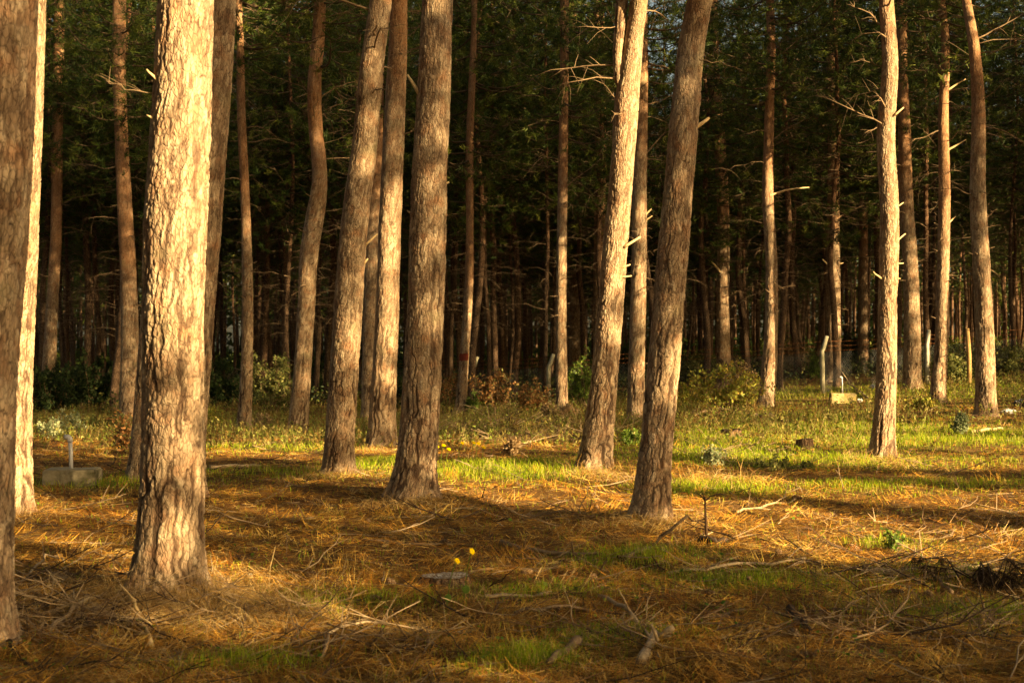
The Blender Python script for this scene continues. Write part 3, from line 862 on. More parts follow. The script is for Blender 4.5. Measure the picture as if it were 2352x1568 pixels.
# ------------------------------------------------------------------ light wanted on the ground
def gsample(poly, I, w=1.0, step=9):
    poly = np.array(poly, float)
    x0, y0 = poly.min(0); x1, y1 = poly.max(0)
    for py in np.arange(y0, y1 + 1, step * 0.7):
        for px in np.arange(x0, x1 + 1, step * 1.6):
            ins = False; n = len(poly)
            for k in range(n):
                xa, ya = poly[k]; xb, yb = poly[(k + 1) % n]
                if (ya > py) != (yb > py) and px < (xb - xa) * (py - ya) / (yb - ya) + xa:
                    ins = not ins
            if ins:
                dx = (px - CX) / FPX; dz = -(py - HOR) / FPX
                Zs = np.arange(5, 60, 0.15)
                f = CAM_H + dz * Zs - gsm(dx * Zs, Zs); k = int(np.argmax(f < 0))
                if f[k] < 0:
                    u, v, s = uv(np.array([dx * Zs[k], Zs[k], gsm(dx * Zs[k], Zs[k])]))
                    LIT.append((float(u), float(v), I, w))


for (px, ya, yb, Zp, I) in [(2130, 758, 880, 47, 0.95), (2225, 756, 880, 47, 0.9), (1890, 775, 900, 44.5, 0.5), (1260, 822, 920, 50, 0.5), (1085, 830, 915, 56, 0.5)]:
    for yy in np.arange(ya, yb, 5):
        for dx_ in (-6, -2, 2, 6):
            u, v, s = uv(pxat(px + dx_, yy, Zp)); LIT.append((float(u), float(v), I, 4.0))
gsample([(1005, 1075), (1330, 1075), (1450, 1095), (1460, 1185), (1250, 1165), (1005, 1150)], 1.0)
gsample([(1560, 1150), (1900, 1180), (2352, 1212), (2352, 1255), (2000, 1285), (1720, 1285), (1570, 1225)], 1.0, 1.5)
gsample([(1550, 1010), (2352, 1005), (2352, 1175), (1800, 1150), (1560, 1140)], 0.97, 2.0)
gsample([(1550, 900), (2352, 880), (2352, 1005), (1550, 1010)], 0.9, 2.0)
gsample([(465, 1010), (740, 1005), (740, 1062), (470, 1060)], 0.95)
gsample([(815, 1035), (915, 1035), (915, 1112), (815, 1100)], 0.9)
gsample([(1010, 930), (1330, 930), (1330, 1060), (1010, 1050)], 0.6)
gsample([(40, 1185), (300, 1180), (300, 1240), (60, 1235)], 0.6)
gsample([(130, 1135), (280, 1135), (280, 1168), (130, 1168)], 0.6)
gsample([(100, 960), (300, 960), (300, 1060), (100, 1060)], 0.3)
gsample([(330, 1300), (480, 1280), (600, 1400), (720, 1440), (700, 1510), (480, 1500), (330, 1420)], 0.6)
gsample([(470, 1130), (900, 1160), (900, 1330), (470, 1330)], 0.22, 1.0, 14)
gsample([(900, 1190), (1460, 1220), (1460, 1340), (900, 1340)], 0.10, 1.0, 14)
gsample([(40, 1340), (330, 1300), (330, 1568), (0, 1568)], 0.12, 1.0, 14)
gsample([(480, 1420), (2352, 1320), (2352, 1568), (400, 1568)], 0.10, 1.0, 16)
gsample([(1560, 860), (2352, 850), (2352, 880), (1560, 900)], 0.5)

LIT = np.array(LIT)
CELL = 0.17
U0, U1, V0, V1 = -2.0, 92.0, -1.5, 25.0
nu, nv = int((U1 - U0) / CELL), int((V1 - V0) / CELL)
acc = np.zeros((nu, nv)); wt = np.zeros((nu, nv))
iu = ((LIT[:, 0] - U0) / CELL).astype(int); iv = ((LIT[:, 1] - V0) / CELL).astype(int)
ok = (iu >= 0) & (iu < nu) & (iv >= 0) & (iv < nv)
np.add.at(acc, (iu[ok], iv[ok]), LIT[ok, 2] * LIT[ok, 3]); np.add.at(wt, (iu[ok], iv[ok]), LIT[ok, 3])
# spread a little so that gaps between samples fill
def blur(a):
    p = np.pad(a, 1, mode='edge')
    return (p[1:-1, 1:-1] * 4 + p[:-2, 1:-1] * 2 + p[2:, 1:-1] * 2 + p[1:-1, :-2] * 2 + p[1:-1, 2:] * 2 + p[:-2, :-2] + p[2:, 2:] + p[:-2, 2:] + p[2:, :-2]) / 16
acc2 = acc + 0.15 * blur(acc); wt2 = wt + 0.15 * blur(wt)
LIGHT = np.where(wt2 > 0.02, acc2 / np.maximum(wt2, 1e-6), 0.07)

LIGHT[int((22.0 - U0) / CELL):, int((12.5 - V0) / CELL):] = np.maximum(LIGHT[int((22.0 - U0) / CELL):, int((12.5 - V0) / CELL):], 0.16)
# cells closed so the unseen foliage throws long bands of shade
for (ua, ub, va, vb, I) in [(14.3, 16.95, 0.9, 2.9, 0.14), (15.9, 16.9, 0.9, 3.8, 0.05), (11.9, 12.75, 0.3, 2.7, 0.05), (19.4, 19.9, 1.5, 4.6, 0.3), (14.3, 14.5, 0.8, 2.9, 0.45)]:
    a0, a1 = int((ua - U0) / CELL), int((ub - U0) / CELL); b0, b1 = int((va - V0) / CELL), int((vb - V0) / CELL)
    LIGHT[a0:a1, b0:b1] = np.minimum(LIGHT[a0:a1, b0:b1], I)

# ------------------------------------------------------------------ unseen pines on the sunny side, foliage shaped cell by cell for the shade
rng = np.random.default_rng(17)
SH = []
ROW0 = [-1, 3.2, 7.6, 12.4, 16.3, 20.2, 24.4, 28.6, 32.8, 36.4, 41, 45.2, 49.4, 53.6, 57.8, 62, 66.2, 70.4]
ROW1 = [1.5, 8.6, 16.4, 20.1, 24.5, 28.7, 32.7, 36.9, 41, 45, 49, 53, 57, 61, 65, 69]
ROW2 = list(np.arange(23.5, 92, 4.0))  # unseen tall row, added to darken the forest behind
for row, s0, us in ((0, -15.0, ROW0), (1, -30.0, ROW1), (2, 2.0, ROW2)):
    for u in us:
        SH.append([u, s0 + rng.normal() * 1.2, row])
CU = {k: [] for k in range(len(SH))}
SHa = np.array(SH)
for a in range(nu):
    uc = U0 + (a + 0.5) * CELL
    k0 = int(np.argmin(np.where(SHa[:, 2] == 0, np.abs(SHa[:, 0] - uc), 99)))
    k1 = int(np.argmin(np.where(SHa[:, 2] == 1, np.abs(SHa[:, 0] - uc), 99)))
    k2 = int(np.argmin(np.where(SHa[:, 2] == 2, np.abs(SHa[:, 0] - uc), 99)))
    for c in range(nv):
        vc = V0 + (c + 0.5) * CELL
        light = LIGHT[a, c]
        nz = fbm(np.array(uc * 1.3), np.array(vc * 1.3), 5, 2)
        if light < 0.13:
            if rng.random() < light * 0.6: continue
        else:
            if light >= 0.93: continue
            # patchy: low-frequency noise decides which cells stay open
            if rng.random() * 0.78 + (float(nz) - 0.5) * 0.75 + 0.11 < light: continue
        k = k0 if (0.9 < vc < 12) else k1
        if vc >= 12 and uc > 21.5: k = k2
        if (vc >= 17 and uc <= 21.5) or (uc > 72 and vc < 12): continue
        for rep in range(3 if light < 0.13 else 2):
            s = SHa[k, 1] + rng.normal() * 0.8
            z = (vc - s * SE) / CE
            x = UH[0] * (uc + (rng.random() - 0.5) * CELL) + DH[0] * s; y = UH[1] * uc + DH[1] * s
            CU[k].append((x, y, z + (rng.random() - 0.5) * CELL))
shade_label = {0: 'unseen pine with crown shaped to shade the clearing, nearer row on the sunny right', 1: 'unseen pine with crown shaped to shade the clearing, farther row on the sunny right',
               2: 'unseen tall pine added right of the frame to shade the forest crowns'}
for k, (uu, ss, row) in enumerate(SH):
    x = UH[0] * uu + DH[0] * ss; y = UH[1] * uu + DH[1] * ss; z = float(gz(x, y))
    root = empty('pine_tree', (x, y, z))
    tag(root, shade_label[row], 'pine tree', 'unseen shade pines outside the frame, row %s' % (['near', 'far', 'tall edge'][row]))
    zt = 20.0
    if CU[k]:
        P = np.array(CU[k]) - np.array([x, y, z])
        mb = MB()
        zt = max(14.0, P[:, 2].max() + 0.3)
        needle_tufts(mb, P, unit(np.concatenate([P[:, :2] * 0.3, np.full((len(P), 1), 0.4)], 1)), 0.21, 0.075, 6)
        for q in range(0, len(P), 30):
            zq = P[q, 2] - 0.3 * np.hypot(P[q, 0], P[q, 1])
            mb.tube(np.array([[0, 0, zq], P[q] * np.array([0.5, 0.5, 1]) + [0, 0, -0.12], P[q]]), [0.03, 0.02, 0.01], 3, 1, cap=False)
        obj('crown', mb.mesh('crown', [M_needle, M_branch]), root)
    t = obj('trunk', FTRUNKS[k % 6], root); t.scale = (0.95, 0.95, zt / 23.5)

# ------------------------------------------------------------------ the dark forest behind
rng = np.random.default_rng(23)
pl = list(hero_pos)
def try_place(x, y, dmin):
    for (a, b) in pl:
        if (a - x) ** 2 + (b - y) ** 2 < dmin * dmin: return False
    pl.append((x, y)); return True


FLAB = [('left', 'slender dark pine among many in the shaded forest behind the left dark bush'),
        ('middle', 'slender dark pine among many in the shaded forest behind the bent fence posts'),
        ('right', 'slender dark pine among many in the shaded forest behind the right fence')]
n_bg = 0; tries = 0
bg = []
while n_bg < 225 and tries < 20000:
    tries += 1
    Z = math.sqrt(47 ** 2 + rng.random() * (118 ** 2 - 47 ** 2)) if rng.random() < 0.75 else 47 + 30 * rng.random()
    X = (rng.random() * 2 - 1) * (0.43 * Z + 1)
    if X / Z < -0.13 and Z > 100 and rng.random() < 0.6: continue
    if try_place(X, Z, 2.0):
        bg.append((X, Z)); n_bg += 1
# unseen neighbours on the right and left that shade it
out = []
tries = 0
while len(out) < 70 and tries < 5000:
    tries += 1
    Z = 46 + 55 * rng.random(); X = 0.43 * Z + 2 + 22 * rng.random()
    if try_place(X, Z, 3.4): out.append((X, Z))
around = []
tries = 0
while len(around) < 95 and tries < 9000:
    tries += 1
    if rng.random() < 0.45:
        Z = 12 + 90 * rng.random(); X = -(0.45 * Z + 2.5 + 16 * rng.random())
    else:
        uu = -3 - 22 * rng.random(); ss = -34 + 60 * rng.random()
        X = UH[0] * uu + DH[0] * ss; Z = UH[1] * uu + DH[1] * ss
        if Z > 0 and abs(X) < 0.45 * Z + 2.5: continue
        if X * X + Z * Z < 9: continue
    if try_place(X, Z, 3.2): around.append((X, Z))
for q, (X, Z) in enumerate(bg):
    root = empty('pine_tree', (X, Z, float(gz(X, Z))), float(rng.random() * 6.283))
    g = 0 if X / Z < -0.14 else (1 if X / Z < 0.12 else 2)
    tag(root, FLAB[g][1], 'pine tree', 'shaded forest pines, ' + FLAB[g][0])
    s = 0.92 + 0.28 * rng.random()
    w = 0.55 + 0.50 * rng.random()
    if 0.02 < X / Z < 0.27: s *= 0.84
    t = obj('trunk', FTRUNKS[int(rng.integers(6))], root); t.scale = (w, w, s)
    t.rotation_euler = (float(rng.normal() * 0.02), float(rng.normal() * 0.02), 0)
    c = obj('crown', CROWNS[int(rng.integers(5))], root); c.scale = (1.05, 1.05, s); c.rotation_euler = t.rotation_euler
    d = obj('dead_branches', DEADS[int(rng.integers(5))], root); d.scale = (1, 1, s); d.rotation_euler = t.rotation_euler

# the rest of the wood, wholly outside the frame, as one mass
mb = MB(); rng = np.random.default_rng(27)
for (X, Z) in out + around + [(-3.6, 2.4), (-5.2, 5.0), (-1.2, -3.0), (-4.4, -1.6), (-6.4, 8.2)]:  # the listed pines near the camera are added to darken the left trunk
    z = float(gsm(X, Z)); r = 0.14 + 0.07 * rng.random(); Ht = 20 + 5 * rng.random()
    mb.tube(np.array([[X, Z, z - 0.2], [X + rng.normal() * 0.1, Z, z + 7], [X + rng.normal() * 0.3, Z, z + Ht]]), [r * 1.15, r * 0.8, r * 0.12], 9, 1)
    nt = 560; f = rng.random(nt); az = rng.random(nt) * 6.2832; rad = 2.7 * np.sqrt(rng.random(nt)) * (1 - 0.7 * np.clip(f - 0.4, 0, 1) / 0.6)
    off = np.stack([rad * np.cos(az), rad * np.sin(az), 6.5 + (Ht - 6.0) * f + 0.1 * rad], -1)
    needle_tufts(mb, np.array([X, Z, z]) + off, unit(off * np.array([1, 1, 0]) + np.array([0, 0, 0.4])), 0.30, 0.075, 8)
    for t in range(0, nt, 9):
        p = np.array([X, Z, z]) + off[t]
        mb.tube(np.array([[X, Z, p[2] - 0.25 * rad[t]], (p + [X, Z, p[2] - 0.1]) / 2, p]), [0.035, 0.025, 0.01], 3, 1, cap=False)
tag(obj('surrounding_forest', mb.mesh('surrounding_forest', [M_needle, M_farbark])), 'dense pine wood continuing beyond the edges of the photo', 'forest', kind='stuff')

# the far wood that reads as one mass
mb = MB(); rng = np.random.default_rng(29)
for q in range(820):
    Z = 112 + 68 * rng.random() ** 0.8; X = (rng.random() * 2 - 1) * 0.5 * Z
    if -0.40 < X / Z < -0.2 and rng.random() < 0.2: continue
    z = float(gsm(X, Z)); r = 0.13 + 0.09 * rng.random()
    mb.tube(np.array([[X, Z, z - 0.2], [X + rng.normal() * 0.15, Z, z + 5], [X + rng.normal() * 0.3, Z, z + 22]]), [r, r * 0.8, r * 0.2], 6, 1)
    nt = 46
    P = np.array([X, Z, z]) + rng.normal(size=(nt, 3)) * np.array([1.5, 1.5, 0]) + np.stack([np.zeros(nt), np.zeros(nt), 6.0 + 17 * rng.random(nt)], 1)
    needle_tufts(mb, P, rdir(nt), 0.75, 0.16, 7)
nb_ = 9000; Zb = 118 + 60 * rng.random(nb_); Xb = (rng.random(nb_) * 2 - 1) * 0.5 * Zb
Pb = np.stack([Xb, Zb, gsm(Xb, Zb) + 1.9 * rng.random(nb_) ** 1.3], -1)
needle_tufts(mb, Pb, rdir(nb_), 0.5, 0.2, 4)
nb_ = 7000; Zb = 160 + 24 * rng.random(nb_); Xb = (rng.random(nb_) * 2 - 1) * 0.5 * Zb
kb_ = ~((Xb / Zb > -0.37) & (Xb / Zb < -0.21) & (np.sin(Xb * 1.9) > 0.2)); Xb, Zb = Xb[kb_], Zb[kb_]
Pb = np.stack([Xb, Zb, gsm(Xb, Zb) + 8.0 * rng.random(len(Xb))], -1)
needle_tufts(mb, Pb, rdir(len(Xb)), 0.9, 0.35, 4)
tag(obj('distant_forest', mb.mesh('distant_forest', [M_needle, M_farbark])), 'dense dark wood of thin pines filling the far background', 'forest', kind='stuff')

# ------------------------------------------------------------------ needle litter, grass, twigs (nobody could count these)
rng = np.random.default_rng(31)
def scatter(n, z0, z1, p, half=0.47):
    t = rng.random(n); a = 1 - p
    Z = (z0 ** a + t * (z1 ** a - z0 ** a)) ** (1 / a)
    X = (rng.random(n) * 2 - 1) * (half * Z + 0.3)
    return X, Z


def flat(n, tilt):
    az = rng.random(n) * 6.2832
    d = np.stack([np.cos(az), np.sin(az), rng.normal(size=n) * tilt], -1)
    return unit(d)


n = 460000
X, Z = scatter(n, 5.0, 52, 1.75)
clump = fbm(X * 2.3, Z * 2.3, 51, 2)
keepm = rng.random(n) < (0.35 + 0.9 * clump) * (1 - 0.75 * patch_mix(X, Z))
X, Z, clump = X[keepm], Z[keepm], clump[keepm]; n = len(X)
d = flat(n, 0.16)
az0 = 6.28 * vn(X * 4.5, Z * 4.5, 57) * 1.4
coh = np.stack([np.cos(az0), np.sin(az0), np.zeros(n)], -1)
d = unit(d + coh * (1.7 * (rng.random(n) < 0.72))[:, None])
up = unit(np.cross(d, np.stack([rng.normal(size=n) * 0.35, rng.normal(size=n) * 0.35, np.ones(n)], -1)))
base = np.stack([X, Z, gz(X, Z) + 0.003 + rng.random(n) ** 2 * 0.045], -1)
pal = np.array([(0.43, 0.20, 0.038), (0.55, 0.29, 0.060), (0.27, 0.105, 0.022), (0.62, 0.41, 0.12), (0.11, 0.048, 0.016), (0.44, 0.30, 0.13)])
ci = pal[rng.choice(6, n, p=[0.25, 0.22, 0.18, 0.12, 0.15, 0.08])] * (0.75 + 0.5 * rng.random((n, 1))) * (0.45 + 1.1 * vn(X * 7, Z * 7, 58) ** 1.3)[:, None] * (0.7 + 0.6 * vn(X * 1.3, Z * 1.3, 59))[:, None]
W = 0.0031 * (Z / 7) ** 0.8
V, Q, C = strips(base, d, up, (0.05 + 0.08 * rng.random(n)) * (Z / 9) ** 0.25, W, np.concatenate([ci, np.ones((n, 1))], 1))
tag(obj('needle_litter', mesh_np('needle_litter', V, Q, None, [M_litter], attr={'col': C})), 'orange brown carpet of fallen pine needles', 'pine needles', kind='stuff')

# raised tufts of dry needles and straw
n0 = 2600
X, Z = scatter(n0, 5.2, 34, 1.6)
per = 26
cx_, cz_ = np.repeat(X, per), np.repeat(Z, per)
sp = np.repeat(0.05 + 0.06 * rng.random(n0), per)
bx = cx_ + rng.normal(size=n0 * per) * sp; by = cz_ + rng.normal(size=n0 * per) * sp
dd = np.repeat(flat(n0, 0.5), per, axis=0)
d = unit(dd * 1.0 + rng.normal(size=(n0 * per, 3)) * 0.30 + np.array([0, 0, 0.12]))
up = unit(np.cross(d, rdir(n0 * per)))
base = np.stack([bx, by, gz(bx, by)], -1)
tone = np.repeat(pal[rng.choice([0, 1, 1, 3, 5, 2], n0)], per, axis=0) * (0.8 + 0.5 * rng.random((n0 * per, 1)))
V, Q, C = strips(base, d, up, 0.06 + 0.09 * rng.random(n0 * per), 0.0031 * (by / 7) ** 0.8, np.concatenate([tone, np.ones((n0 * per, 1))], 1))
mbs = MB(); mbs.add(V, Q, None, C)
# straw heap around the foot of the big glowing trunk, and along the bottom left
for (px, py, rx, ry, cnt, ln) in [(400, 1390, 0.55, 0.22, 2600, 0.30), (560, 1430, 0.55, 0.25, 1500, 0.28), (250, 1420, 0.5, 0.3, 1100, 0.28), (620, 1400, 0.4, 0.2, 800, 0.25), (960, 1480, 0.4, 0.2, 400, 0.2),
                              (685, 1000, 0.4, 0.3, 300, 0.35), (1400, 1095, 0.5, 0.4, 500, 0.22), (1660, 1105, 0.5, 0.3, 400, 0.25), (2040, 1065, 0.6, 0.4, 400, 0.25), (780, 1100, 0.4, 0.3, 300, 0.2), (1500, 1215, 0.5, 0.25, 500, 0.2), (960, 1160, 0.5, 0.25, 500, 0.18), (1500, 1205, 0.4, 0.2, 500, 0.16), (950, 1155, 0.5, 0.2, 500, 0.16), (385, 1385, 0.42, 0.14, 1500, 0.24), (775, 1096, 0.4, 0.2, 350, 0.18), (876, 1036, 0.5, 0.25, 350, 0.2), (1365, 1088, 0.45, 0.22, 450, 0.2), (2026, 1054, 0.4, 0.25, 350, 0.2), (40, 1192, 0.35, 0.2, 350, 0.2)]:
    c = px2w(px, py)
    bx = c[0] + rng.normal(size=cnt) * rx * 0.6; by = c[1] + rng.normal(size=cnt) * ry * 0.8
    d = unit(np.stack([rng.normal(size=cnt) * 0.8, rng.normal(size=cnt) * 0.5, 0.15 + 0.7 * rng.random(cnt)], -1))
    up = unit(np.cross(d, rdir(cnt)))
    t = np.array([(0.46, 0.30, 0.12), (0.38, 0.22, 0.07), (0.52, 0.38, 0.18), (0.30, 0.16, 0.05)])[rng.integers(0, 4, cnt)] * (0.7 + 0.5 * rng.random((cnt, 1)))
    base = np.stack([bx, by, gz(bx, by) - 0.01], -1)
    L = ln * (0.4 + 0.8 * rng.random(cnt)); W = 0.0030 * (by / 7) ** 0.7
    V, Q, C = strips(base, d, up, L * 0.6, W, np.concatenate([t, np.ones((cnt, 1))], 1)); mbs.add(V, Q, None, C)
    d2 = unit(d + np.array([0, 0, -0.75]))
    V, Q, C = strips(base + d * (L * 0.6)[:, None], d2, up, L * 0.5, W * 0.7, np.concatenate([t, np.ones((cnt, 1))], 1)); mbs.add(V, Q, None, C)
tag(obj('dry_straw', mbs.mesh('dry_straw', [M_litter])), 'tan tufts of dry straw and needles heaped on the ground', 'straw', kind='stuff')


def grass_blades(n, z0, z1, p, thr, hgt, name, label):
    X, Z = scatter(n, z0, z1, p)
    g = patch_mix(X, Z)
    k = rng.random(n) < np.clip(g * 1.15 + thr, 0, 1)
    X, Z, g = X[k], Z[k], g[k]; m = len(X)
    b = np.stack([X, Z, gz(X, Z) - 0.005], -1)
    az = rng.random(m) * 6.2832
    lean = 0.25 + 0.5 * rng.random(m)
    h = hgt * (0.35 + 0.65 * rng.random(m)) * (0.55 + 0.7 * g)
    hd = np.stack([np.cos(az), np.sin(az), np.zeros(m)], -1)
    w = np.stack([-np.sin(az + rng.normal(size=m)), np.cos(az + rng.normal(size=m)), np.zeros(m)], -1) * (0.0034 * (Z / 7) ** 0.75)[:, None]
    mid = b + hd * (h * lean * 0.35)[:, None] + np.array([0, 0, 1]) * (h * 0.62)[:, None]
    tip = b + hd * (h * lean * 1.1)[:, None] + np.array([0, 0, 1]) * (h * (0.98 - 0.3 * lean))[:, None]
    V = np.stack([b - w * 0.5, b + w * 0.5, mid + w * 0.4, mid - w * 0.4, tip], 1)
    o = np.arange(m)[:, None] * 5
    Q = o + np.array([[0, 1, 2, 3]]); T = o + np.array([[3, 2, 4]])
    pal = np.array([(0.23, 0.34, 0.024), (0.33, 0.42, 0.03), (0.42, 0.45, 0.05), (0.13, 0.22, 0.025), (0.47, 0.39, 0.12)])
    ci = pal[rng.choice(5, m, p=[0.27, 0.26, 0.18, 0.12, 0.17])] * (0.75 + 0.5 * rng.random((m, 1)))
    C = np.repeat(np.concatenate([ci, np.ones((m, 1))], 1), 5, axis=0)
    tag(obj(name, mesh_np(name, V.reshape(-1, 3), Q, T, [M_grass], attr={'col': C})), label, 'grass', kind='stuff')


grass_blades(560000, 5.3, 54, 1.3, 0.03, 0.155, 'grass', 'bright green grass growing in patches through the needle litter')

# tall weeds and dry stalks at the back of the clearing
n = 110000
X, Z = scatter(n, 19, 56, 1.01)
k = rng.random(n) < (0.25 + 0.75 * sstep(0.4, 0.62, fbm(X * 0.35 + 9, Z * 0.35, 73, 3))) * sstep(20, 32, Z) * np.where(X < 7, 1.0, 0.5); X, Z = X[k], Z[k]; n = len(X)
b = np.stack([X, Z, gz(X, Z)], -1)
hh = (0.10 + 0.42 * rng.random(n) ** 1.7 * (0.4 + 0.9 * fbm(X * 0.5, Z * 0.5, 79, 2)))
d = unit(np.stack([rng.normal(size=n) * 0.35, rng.normal(size=n) * 0.35, np.ones(n)], -1)); up = unit(np.cross(d, rdir(n)))
ci = np.array([(0.46, 0.33, 0.14), (0.36, 0.23, 0.08), (0.22, 0.23, 0.05), (0.30, 0.15, 0.05), (0.38, 0.34, 0.10)])[rng.integers(0, 5, n)] * (0.6 + 0.6 * rng.random((n, 1)))
V, Q, C = strips(b, d, up, hh, 0.007, np.concatenate([ci, np.ones((n, 1))], 1))
mw_ = MB(); mw_.add(V, Q, None, C)
n = 90000; i_ = rng.integers(0, len(b), n)
P_ = b[i_] + d[i_] * (hh[i_] * (0.3 + 0.7 * rng.random(n)))[:, None]
dl = unit(rdir(n) + np.array([0, 0, 0.2])); ul = unit(np.cross(dl, rdir(n)))
V, Q, C2 = strips(P_, dl, ul, 0.035 + 0.04 * rng.random(n), 0.028, np.concatenate([ci[i_] * np.array([0.8, 1.0, 0.8]), np.ones((n, 1))], 1)); mw_.add(V, Q, None, C2)
tag(obj('weeds', mw_.mesh('weeds', [M_grass])), 'dry and green weeds growing thickly at the back of the clearing', 'weeds', kind='stuff')

# low broad-leaved ground cover
n = 26000
X, Z = scatter(n, 5.2, 40, 1.5)
g = patch_mix(X, Z) * 0.8 + 0.35 * sstep(0.62, 0.75, fbm(X * 1.2, Z * 1.2, 71, 2))
k = rng.random(n) < g * 0.7; X, Z = X[k], Z[k]; n = len(X)
b = np.stack([X, Z, gz(X, Z) + 0.01 + 0.06 * rng.random(n)], -1)
d = unit(flat(n, 0.3) + np.array([0, 0, 0.2])); up = unit(np.cross(d, np.array([0, 0, 1.0]) + rng.normal(size=(n, 3)) * 0.4))
L = (0.018 + 0.022 * rng.random(n)) * (Z / 8) ** 0.4; W = L * 0.7
V = np.stack([b, b + d * (L * 0.5)[:, None] + up * (W * 0.5)[:, None], b + d * L[:, None], b + d * (L * 0.5)[:, None] - up * (W * 0.5)[:, None]], 1)
ci = np.array([(0.08, 0.16, 0.025), (0.13, 0.22, 0.03), (0.20, 0.26, 0.05)])[rng.integers(0, 3, n)] * (0.8 + 0.4 * rng.random((n, 1)))
tag(obj('ground_cover', mesh_np('ground_cover', V.reshape(-1, 3), np.arange(n * 4).reshape(n, 4), None, [M_grass], attr={'col': np.repeat(np.concatenate([ci, np.ones((n, 1))], 1), 4, axis=0)})),
    'small clover-like leaves spreading low over the ground', 'ground cover', kind='stuff')

# twig litter
def stick_pts(c, az, L, rr, k=7, lift=0.0, curve=0.5):
    t = np.linspace(-0.5, 0.5, k)
    hd = np.array([math.cos(az), math.sin(az)]); sd = np.array([-hd[1], hd[0]])
    cv = (rr.random() - 0.5) * curve
    xy = np.array(c[:2]) + np.outer(t * L, hd) + np.outer((t ** 2 - 0.1) * L * cv, sd) + rr.normal(size=(k, 2)) * 0.018 * L
    z = gz(xy[:, 0], xy[:, 1]) + 0.012 + lift * (t + 0.5) ** 1.3
    return np.concatenate([xy, z[:, None]], 1)


mbt = MB(); rr = np.random.default_rng(37)
X, Z = scatter(1700, 5.3, 34, 1.45)
for x, z in zip(X, Z):
    L = 0.15 + 0.6 * rr.random() ** 2
    P = stick_pts((x, z), rr.random() * 6.28, L, rr, 6, 0.22 * L * (rr.random() < 0.4) * rr.random() * 2)
    tone = np.array([(0.10, 0.058, 0.032, 1), (0.22, 0.15, 0.09, 1), (0.33, 0.24, 0.15, 1), (0.055, 0.035, 0.022, 1)][int(rr.integers(4))])
    r = (0.0025 + 0.005 * rr.random()) * (z / 8) ** 0.4
    mbt.tube(P, np.linspace(r, r * 0.4, 6), 4, 0, tone, cap=False)
    if L > 0.3:
        for q in range(2):
            i0 = int(rr.integers(1, 5)); dd = unit(P[5] - P[0] + rr.normal(size=3) * 0.5 * L + np.array([0, 0, 0.15]))
            mbt.tube(np.array([P[i0], P[i0] + dd * L * 0.16, P[i0] + dd * L * 0.3 + [0, 0, -0.01]]), [r * 0.6, r * 0.45, r * 0.25], 3, 0, tone, cap=False)
# brush heap in the middle distance and brash along the bottom
for (px, py, rx, ry, cnt, Lm) in [(1130, 985, 1.8, 2.4, 190, 1.2), (1250, 1010, 1.3, 1.5, 90, 1.0), (1180, 950, 2.0, 2.0, 90, 1.2), (1600, 1050, 0.6, 0.8, 30, 0.7), (1200, 1190, 0.7, 0.3, 18, 0.5), (1450, 1490, 0.45, 0.25, 34, 0.45), (540, 1420, 0.6, 0.3, 85, 0.5), (180, 1440, 0.55, 0.4, 110, 0.6), (120, 1340, 0.5, 0.5, 40, 0.6), (2200, 1330, 0.9, 0.5, 80, 0.6), (2150, 1460, 0.9, 0.4, 60, 0.6), (2250, 1200, 1.0, 0.8, 30, 0.5), (900, 1500, 0.6, 0.25, 24, 0.5), (2000, 1480, 0.9, 0.4, 30, 0.6), (1640, 960, 1.6, 1.2, 26, 0.9), (1750, 1040, 1.0, 0.8, 26, 0.6)]:
    c = px2w(px, py)
    for q in range(cnt):
        x = c[0] + rr.normal() * rx * 0.6; y = c[1] + rr.normal() * ry * 0.6; L = Lm * (0.3 + 0.9 * rr.random())
        P = stick_pts((x, y), rr.normal() * 0.9 + (3.14 if rr.random() < 0.5 else 0), L, rr, 6, 0.42 * L * rr.random(), 1.5)
        tone = np.array([(0.13, 0.08, 0.045, 1), (0.26, 0.18, 0.11, 1), (0.38, 0.27, 0.16, 1), (0.07, 0.045, 0.03, 1)][int(rr.integers(4))])
        r = (0.0025 + 0.0055 * rr.random() ** 1.6) * (y / 8) ** 0.4
        mbt.tube(P, np.linspace(r, r * 0.4, 6), 4, 0, tone, cap=False)
        for w_ in range(2):
            i0 = int(rr.integers(1, 5)); dd = unit(P[5] - P[0] + rr.normal(size=3) * 0.5 * L + np.array([0, 0, 0.2]))
            mbt.tube(np.array([P[i0], P[i0] + dd * L * 0.15, P[i0] + dd * L * 0.3]), [r * 0.6, r * 0.45, r * 0.25], 3, 0, tone, cap=False)
tag(obj('twig_litter', mbt.mesh('twig_litter', [M_twig])), 'thin grey and brown twigs strewn over the needle litter', 'twigs', kind='stuff')

